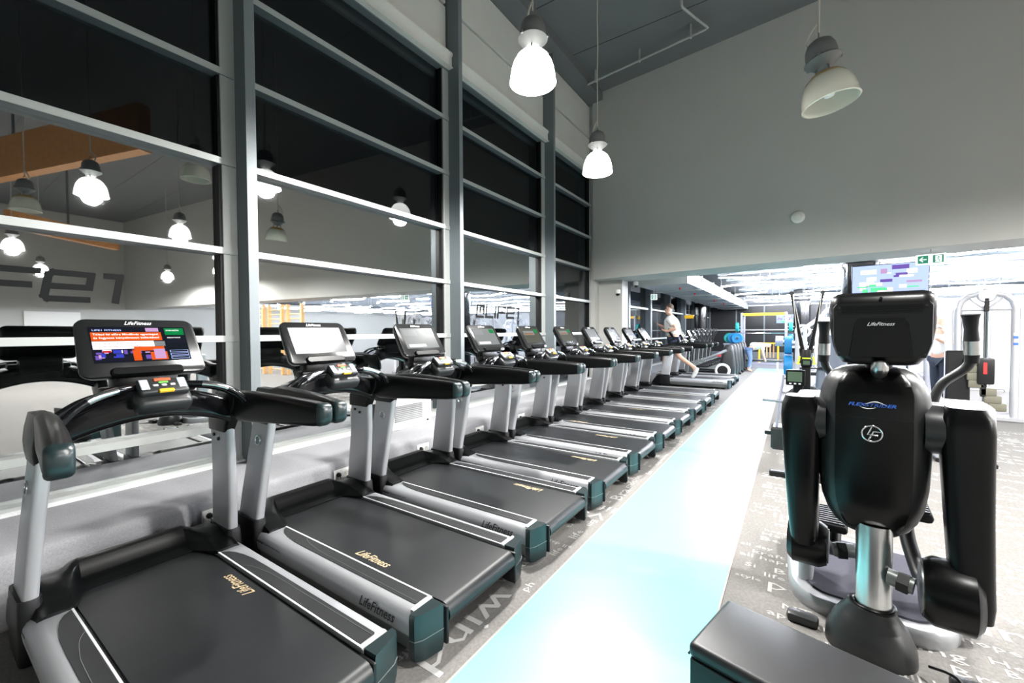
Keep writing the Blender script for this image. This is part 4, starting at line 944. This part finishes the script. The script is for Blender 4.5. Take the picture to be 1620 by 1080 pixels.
# power rack, plates
pr_ = thing('power_rack', (-1.95, 20.8, .012), 'yellow and grey power rack in the free weight area', 'power rack')
for x in (0, 1.62):
    for y in (0, 1.1): mobj('post', G().rbox(x-.04, x+.04, y-.04, y+.04, 0, 2.3, .006, 1), 'post_grey', pr_)
for y in (0, 1.1): mobj('top_beam', G().rbox(.04, 1.58, y-.04, y+.04, 2.2, 2.28, .006, 1), 'yellow', pr_)
for x in (0, 1.62): mobj('side_beam', G().rbox(x-.035, x+.035, .04, 1.06, 2.2, 2.28, .006, 1), 'yellow', pr_); mobj('safety_arm', G().rbox(x-.03, x+.03, -.45, -.04, .95, 1.03, .006, 1), 'yellow', pr_)
mobj('barbell_rest', G().tube([(-.3, -.09, 1.42), (1.95, -.09, 1.42)], .02, 8), 'chrome', pr_, 40)
for z in (1.148, 1.688):
    mobj('storage_peg', G().tube([(1.66, 0, z), (1.90, 0, z)], .022, 10), 'chrome', pr_, 40); mobj('storage_peg', G().tube([(-.04, 0, z), (-.28, 0, z)], .022, 10), 'chrome', pr_, 40)
mobj('floor_beam', G().rbox(.04, 1.58, 1.06, 1.14, .0, .08, .006, 1), 'post_grey', pr_)
def plate_(x, y, z, r, th, m_, lab, ax='x'):
    o = thing('weight_plate', (x, y, z), lab, 'weight plate', 'bumper plates')
    R_ = Matrix.Rotation(PI/2, 4, 'Y') if ax == 'x' else Matrix.Rotation(PI/2, 4, 'X')
    g = G(); g.lathe([(.03, -th/2), (r*.55, -th/2*.8), (r*.6, -th/2), (r-.015, -th/2), (r, -th/2+.015), (r, th/2-.015), (r-.015, th/2), (r*.6, th/2), (r*.55, th/2*.8), (.03, th/2), (.03, -th/2)], 28, R_); mobj('disc', g, m_, o, 40)
    g = G(); g.lathe([(.028, -th/2-.002), (.05, -th/2-.002), (.05, th/2+.002), (.028, th/2+.002), (.028, -th/2-.002)], 16, R_); mobj('hub', g, 'chrome', o, 40)
plate_(-.16, 20.8, 1.70, .20, .14, 'teal', 'green bumper plate stored high on the power rack post')
plate_(-.16, 20.8, 1.16, .225, .18, 'blue', 'blue bumper plate stored on the power rack post')
plate_(-2.12, 20.8, 1.70, .20, .12, 'teal', 'green bumper plate on the left post of the power rack')
plate_(-2.12, 20.8, 1.16, .225, .14, 'blue', 'blue bumper plate on the left post of the power rack')
pt = thing('plate_tree', (.02, 11.0, 0), 'grey post holding blue weight plates near the opening', 'plate rack')
mobj('post', G().rbox(-.03, .05, -.04, .04, .0, 1.5, .006, 1), 'frame_silver', pt); mobj('foot', G().rbox(-.3, .3, -.3, .3, 0, .05, .01, 1), 'frame_silver', pt)
for z in (.48, .86, 1.22): mobj('peg', G().tube([(-.03, 0, z), (-.26, 0, z)], .022, 8), 'chrome', pt)
plate_(-.13, 11.0, .78, .225, .16, 'blue', 'blue bumper plate on the grey post near the opening, lower one')
plate_(-.13, 11.0, 1.22, .20, .14, 'blue', 'blue bumper plate on the grey post near the opening, upper one')
for k in range(3): plate_(-2.35+.16*k, 20.2-.13*k, 1.22, .22, .10, ('teal', 'blue', 'blue')[k], 'round plate leaning behind the elliptical housings, %s from the left' % ORD[k], 'y')
hr_ = thing('plate_stand', (-2.2, 20.05, .012), 'low grey stand behind the ellipticals carrying round plates', 'stand')
mobj('shelf', G().rbox(-.35, .40, -.22, .24, .94, .99, .008, 1), 'post_grey', hr_)
for x in (-.3, .35): mobj('leg', G().rbox(x-.03, x+.03, -.1, .1, 0, .94, .006, 1), 'post_grey', hr_)
yb_ = thing('storage_frame', (-1.0, 22.2, .012), 'low yellow storage frame with hanging bars', 'storage rack')
for x in (-.36, .36): mobj('post', G().rbox(x-.03, x+.03, -.2, .2, 0, .98, .006, 1), 'yellow', yb_)
for z in (.12, .92): mobj('crossbar', G().rbox(-.33, .33, -.03, .03, z, z+.06, .006, 1), 'yellow', yb_)
for k in range(4): mobj('hanging_bar', G().tube([(-.2+.13*k, 0, .3), (-.2+.13*k, 0, .92)], .025, 8), 'wood_pale', yb_, 40)
bn = thing('flat_bench', (-1.0, 18.6, 0), 'flat grey training bench in front of the power rack', 'bench')
mobj('pad', G().rbox(-.6, .6, -.14, .14, .36, .44, .03, 2), 'vinyl_grey', bn)
for x in (-.45, .45): mobj('leg', G().rbox(x-.03, x+.03, -.13, .13, 0, .36, .006, 1), 'frame_silver', bn)

# selector and cable stations with arch frames
def make_station(w):
    e = thing('cable_station', (0, 0, 0), 'x', 'cable machine', 'silver cable stations')
    arch = [(-w/2, 0, 0), (-w/2, 0, 1.88), (-w/2+.03, 0, 2.02), (-w/2+.12, 0, 2.12), (-w/2+.25, 0, 2.16), (w/2-.25, 0, 2.16), (w/2-.12, 0, 2.12), (w/2-.03, 0, 2.02), (w/2, 0, 1.88), (w/2, 0, 0)]
    g = G(); g.tube(arch, .048, 12); mobj('arch_frame', g, 'frame_silver', e, 50)
    mobj('top_bar', G().tube([(-w/2, 0, 1.88), (w/2, 0, 1.88)], .022, 8), 'frame_silver', e)
    for s in (-1, 1):
        mobj('weight_shroud', G().rbox(s*w/4-w/4+.05 if s > 0 else -w/2+.05, s*w/4+w/4-.05 if s > 0 else -.02, -.03, .03, .55, 1.86, .01, 1), 'shroud', e)
        mobj('mesh_guard', G().rbox(.02 if s > 0 else -w/2+.05, w/2-.05 if s > 0 else -.02, -.02, .02, .15, .50, .006, 1), 'frame_silver', e)
        mobj('side_mast', G().rbox(s*(w/2+.10)-.05, s*(w/2+.10)+.05, .02, .14, 0, 1.92, .01, 1), 'shroud', e)
        g = G(); g.tube([(s*.02, 0, 1.90), (s*.14, 0, 2.02), (s*.20, 0, 2.10)], .018, 8); mobj('brace', g, 'frame_silver', e, 40)
    mobj('pulley', G().lathe([(.0, -.03), (.10, -.03), (.12, 0), (.10, .03), (0, .03)], 20, Matrix.Translation((0, -.03, 2.12)) @ Matrix.Rotation(PI/2, 4, 'X')), 'frame_silver', e, 40)
    mobj('pulley_block', G().rbox(-.03, .03, -.06, .02, 1.85, 2.08, .006, 1), 'black', e); mobj('guide_column', G().rbox(-.022, .022, -.045, .0, .30, 1.85, .004, 1), 'alu_dark', e)
    for k in range(4): mobj('selector_label', G().rbox(w/2-.028, w/2+.028, -.055, -.046, 1.28+.055*k, 1.32+.055*k, .002, 1), ('logo_blue', 'btn_grey', 'logo_blue', 'white_plastic')[k], e)
    mobj('floor_rail', G().rbox(-w/2-.16, w/2+.16, -.12, .18, 0, .07, .015, 1), 'frame_silver', e); g = G(); g.tube([(-.30, -.10, .55), (.20, -.10, .55), (.22, -.1, .50)], .022, 8); mobj('row_bar', g, 'frame_silver', e, 40)
    mobj('cable', G().tube([(0, -.05, 2.06), (0, -.06, .58)], .004, 5), 'black', e)
    return e
cs_ = make_station(.66)
spots = [(2.70, 10.5, -6, 'white shrouded cable station right of the console, nearest of its kind'), (3.62, 10.8, -12, 'cable station at the right edge of the picture'), (2.15, 13.2, 0, 'cable station half hidden behind the black console'), (4.6, 13.0, -10, 'cable station right of the picture in the rear hall'),
         (.95, 14.6, 4, 'cable station behind the ski trainer, left of the black column'), (1.6, 17.6, 0, 'far cable station between the columns'), (6.4, 14.5, 8, 'cable station far right in the rear hall'), (3.3, 17.5, 0, 'cable station deep in the rear hall')]
for k, (x, y, a, lab) in enumerate(spots):
    o = cs_ if k == 0 else copy_tree(cs_); o.location = (x, y, 0); o.rotation_euler = (0, 0, math.radians(a)); o['label'] = lab
# lever press with round counterweight
lp = thing('lever_press', (.20, 12.6, 0), 'silver lever press machine with a long slanting arm', 'exercise machine')
mobj('main_post', G().rbox(.55, .66, -.06, .06, 0, 2.15, .01, 1), 'frame_silver', lp); mobj('rear_post', G().rbox(-.05, .04, -.05, .05, 0, 1.62, .01, 1), 'frame_silver', lp)
g = G(); g.tube([(.75, 0, 2.35), (.30, 0, 1.86), (-.10, 0, 1.52)], .045, 10); mobj('lever_arm', g, 'shroud', lp, 40)
g = G(); g.tube([(-.62, 0, 1.28), (-.46, 0, 1.27)], .13, 20); mobj('roller_pad', g, 'post_grey', lp, 40); g = G(); g.tube([(-.46, 0, 1.27), (.05, 0, 1.22)], .035, 10); mobj('roller_bar', g, 'shroud', lp)
g = G(); g.ring((-.05, 0, 1.52), (0, 1, 0), .14, .03, 20, 8); mobj('hand_loop', g, 'shroud', lp, 50)
mobj('base', G().rbox(-.5, .8, -.35, .35, 0, .07, .02, 1), 'frame_silver', lp); mobj('crossbar', G().rbox(-.30, .60, -.03, .03, 1.10, 1.16, .008, 1), 'shroud', lp); mobj('seat_pad', G().rbox(-.2, .25, -.2, .2, .45, .54, .03, 2), 'vinyl_grey', lp); mobj('seat_stem', G().rbox(-.02, .08, -.05, .05, .07, .45, .008, 1), 'frame_silver', lp)
# tall dark selector tower
tw = thing('selector_tower', (.52, 9.0, 0), 'tall blue-grey weight tower with vertical white-grey lettering', 'exercise machine')
g = G(); g.loft([[(a, b, z) for a, b in rr(.46*k, .30, .05, 4)] for z, k in ((0, 1.0), (.4, 1.0), (1.25, .82), (1.42, .70), (1.46, .6))]); mobj('shroud', g, 'shroud_grey', tw, 50)
g = G(); text(g, 'FLEXSTRIDER', (-.06, -.153, 1.18), (0, 0, -1), (1, 0, 0), .62, .07, .3) if False else g.rbox(-.10, -.06, -.156, -.150, .6, 1.15, .002, 1); mobj('lettering_strip', g, 'post_grey', tw)
g = G(); g.tube(spline([(-.45, -.1, .88), (-.1, -.2, .90), (.05, -.22, .82), (.08, -.2, .55)], 5), .018, 8); mobj('hand_rail', g, 'gloss_black', tw, 60)
# ski trainer
sk = thing('ski_trainer', (.137, 7.62, 0), 'black ski trainer with V-shaped arms and neon yellow handles', 'ski trainer')
mobj('mast', G().rbox(-.055, .055, -.05, .05, .04, 1.26, .012, 2), 'plastic', sk); mobj('floor_plate', G().rbox(-.3, .3, -.55, .35, 0, .04, .015, 1), 'black', sk)
g = G(); g.lathe([(.0, -.10), (.26, -.10), (.29, -.06), (.29, .06), (.26, .10), (0, .10)], 28, Matrix.Translation((0, .12, .42)) @ Matrix.Rotation(PI/2, 4, 'X')); mobj('flywheel_cage', g, 'plastic_grey', sk, 40)
for s in (-1, 1):
    g = G(); g.loft([[(s*(.03+.16*u)+a, b, 1.16+.93*u) for a, b in rr(.055-.02*u, .05, .012, 2)] for u in (0, .5, 1)]); mobj('v_arm', g, 'plastic', sk, 40)
    g = G(); g.disc((s*.19, -.01, 2.10), (0, 1, 0), .032, .05, 16); mobj('pulley', g, 'plastic_grey', sk, 40)
    mobj('cord', G().tube([(s*.175, -.03, 2.08), (s*.085, -.05, 1.16)], .004, 5), 'cable_white', sk)
    g = G(); g.tube([(s*.083, -.05, 1.16), (s*.095, -.055, 1.06)], [.013, .011], 8); g.tube([(s*.098, -.055, 1.062), (s*.104, -.058, 1.045)], [.026, .026], 10); mobj('handle', g, 'neon', sk, 40)
mobj('neon_band', G().box(-.05, .05, -.056, -.05, 1.125, 1.14), 'neon', sk)
g = G(); g.rbox(-.065, .065, -.085, -.05, 1.01, 1.11, .008, 1); mo = mobj('monitor', g, 'plastic', sk); mobj('display', G().box(-.042, .042, -.087, -.085, 1.04, 1.10), 'lcd', mo, 0)
# rower just behind the strider
rw = thing('rowing_machine', (.03, 5.25, 0), 'black rowing machine whose grey-green monitor shows left of the strider', 'rowing machine')
mobj('monitor_arm', G().rbox(-.045, .045, -.03, .03, .62, 1.02, .01, 1), 'plastic', rw); g = G(); g.rbox(-.11, .06, -.05, -.015, .98, 1.14, .01, 1); mo = mobj('monitor', g, 'plastic', rw); mobj('display', G().box(-.095, .03, -.052, -.05, 1.02, 1.12), 'lcd', mo, 0)
for k in range(3): mobj('monitor_key', G().box(-.08+.04*k, -.06+.04*k, -.053, -.05, .992, 1.005), 'btn_grey', mo)
g = G(); g.lathe([(.0, -.09), (.22, -.09), (.25, -.05), (.25, .05), (.22, .09), (0, .09)], 28, Matrix.Translation((.06, .1, .46)) @ Matrix.Rotation(PI/2, 4, 'Y')); mobj('flywheel_cage', g, 'plastic_grey', rw, 40)
mobj('rail', G().rbox(.02, .10, .2, 1.70, .32, .38, .01, 1), 'frame_silver', rw); mobj('front_leg', G().rbox(-.25, .35, -.05, .03, 0, .06, .01, 1), 'black', rw); mobj('mast', G().rbox(.02, .10, -.02, .06, .05, .66, .01, 1), 'plastic', rw); mobj('rear_leg', G().rbox(-.1, .22, 1.62, 1.68, 0, .32, .01, 1), 'black', rw); mobj('seat', G().rbox(-.06, .18, 1.2, 1.45, .40, .46, .025, 2), 'rubber', rw)
g = G(); g.tube([(-.32, .02, .80), (-.02, .02, .79)], .014, 8); mobj('pull_handle', g, 'steel_blue', rw); g = G(); g.tube([(-.13, .02, 1.08), (-.18, .02, .60), (-.19, .02, .52)], .012, 6); mobj('side_bar', g, 'post_grey', rw); mobj('foot_rest', G().rbox(-.24, -.10, -.02, .25, .28, .52, .02, 1), 'plastic_grey', rw); mobj('foot_peg', G().rbox(-.30, -.22, .0, .06, .43, .47, .006, 1), 'black', rw)
# stand with hanging quilted harness right of the strider
hs = thing('harness_stand', (1.62, 7.0, 0), 'black stand with a hanging quilted grey harness and red label', 'stand')
mobj('post', G().rbox(-.14, .06, -.03, .03, 0, 1.30, .01, 1), 'black', hs); mobj('foot', G().rbox(-.25, .25, -.2, .2, 0, .05, .01, 1), 'black', hs)
for k in range(7):
    g = G(); z = 1.22-.085*k; x = .0+.012*k+(.02*k if k > 3 else 0); g.rbox(x, x+.11+.006*k, -.07, -.035, z-.088, z, .012, 2); mobj('quilted_pad', g, 'webbing', hs, 40)
mobj('buckle_pouch', G().rbox(.10, .24, -.09, -.02, .92, 1.22, .02, 2), 'black', hs); mobj('red_label', G().rbox(.145, .175, -.094, -.088, 1.04, 1.17, .004, 1), 'red', hs); mobj('strap_tail', G().rbox(.13, .18, -.07, -.05, .78, .92, .006, 1), 'black', hs)

# ================================================================== PEOPLE
def person(nm, me, loc, rz, lab, clothes, sc=1.0):
    b = bpy.data.objects.new(nm, me); C.objects.link(b); b.location = loc; b.rotation_euler = (0, 0, rz); b.scale = (sc, sc, sc)
    me.materials.clear(); me.materials.append(M['skin']); me.shade_smooth()
    tag(b, lab, 'person')
    for cn_, cm, m_ in clothes:
        o = bpy.data.objects.new(cn_, cm); C.objects.link(o); o.parent = b; cm.materials.clear(); cm.materials.append(M[m_]); cm.shade_smooth()
    return b
rp = person('person', BODIES['runner'], (-2.90, 12.62, .240), math.radians(4), 'man in a white T-shirt and dark shorts running on a treadmill', [('t_shirt', BODIES['shirt'], 'shirt'), ('shorts', BODIES['shorts'], 'shorts')], 1.13)
g = G(); V = []
for i in range(9):
    a = PI*.62*i/8
    for j in range(24):
        b = 2*PI*j/24; V.append((-.118+.098*math.sin(a)*math.cos(b)+.012, .084*math.sin(a)*math.sin(b), 1.765+.095*math.cos(a)-.02*(math.cos(b) > .2)*0))
F = [(i*24+j, i*24+(j+1) % 24, (i+1)*24+(j+1) % 24, (i+1)*24+j) for i in range(8) for j in range(24)]
F = [f for f in F if not (sum(V[k][0] for k in f)/4 < -.135 and sum(V[k][2] for k in f)/4 < 1.80)]
g.add(V, F); mobj('hair', g, 'hair', rp, 60)
for s in (-1, 1):
    mobj('eye', G().lathe([(0, -.009), (.008, -.004), (.009, 0), (.008, .004), (0, .009)], 10, Matrix.Translation((-.212, s*.032, 1.735)) @ Matrix.Rotation(PI/2, 4, 'Y')), 'black', rp, 60)
mobj('mouth', G().rbox(-.222, -.214, -.022, .022, 1.655, 1.661, .002, 1), 'hair', rp)
for s, pts in ((-1, [(.56, -.116, .24), (.52, -.116, .12), (.455, -.116, .0)]), (1, [(-.20, .116, .05), (-.33, .116, .042), (-.46, .116, .03)])):
    mobj('shoe', G().tube(pts, [.052, .052, .040], 12), 'shoe', rp, 60)
person('person', BODIES['bender'], (-1.45, 18.0, 0), math.radians(6), 'person bending over the flat bench in the free weight area', [('t_shirt', BODIES['bender_shirt'], 'shirt'), ('trousers', BODIES['bender_trousers'], 'denim')])
person('person', BODIES['stander'], (2.42, 11.75, 0), math.radians(30), 'person standing behind the black console at the cable station', [('t_shirt', BODIES['stander_shirt'], 'shirt'), ('trousers', BODIES['stander_trousers'], 'shorts')], 1.0)
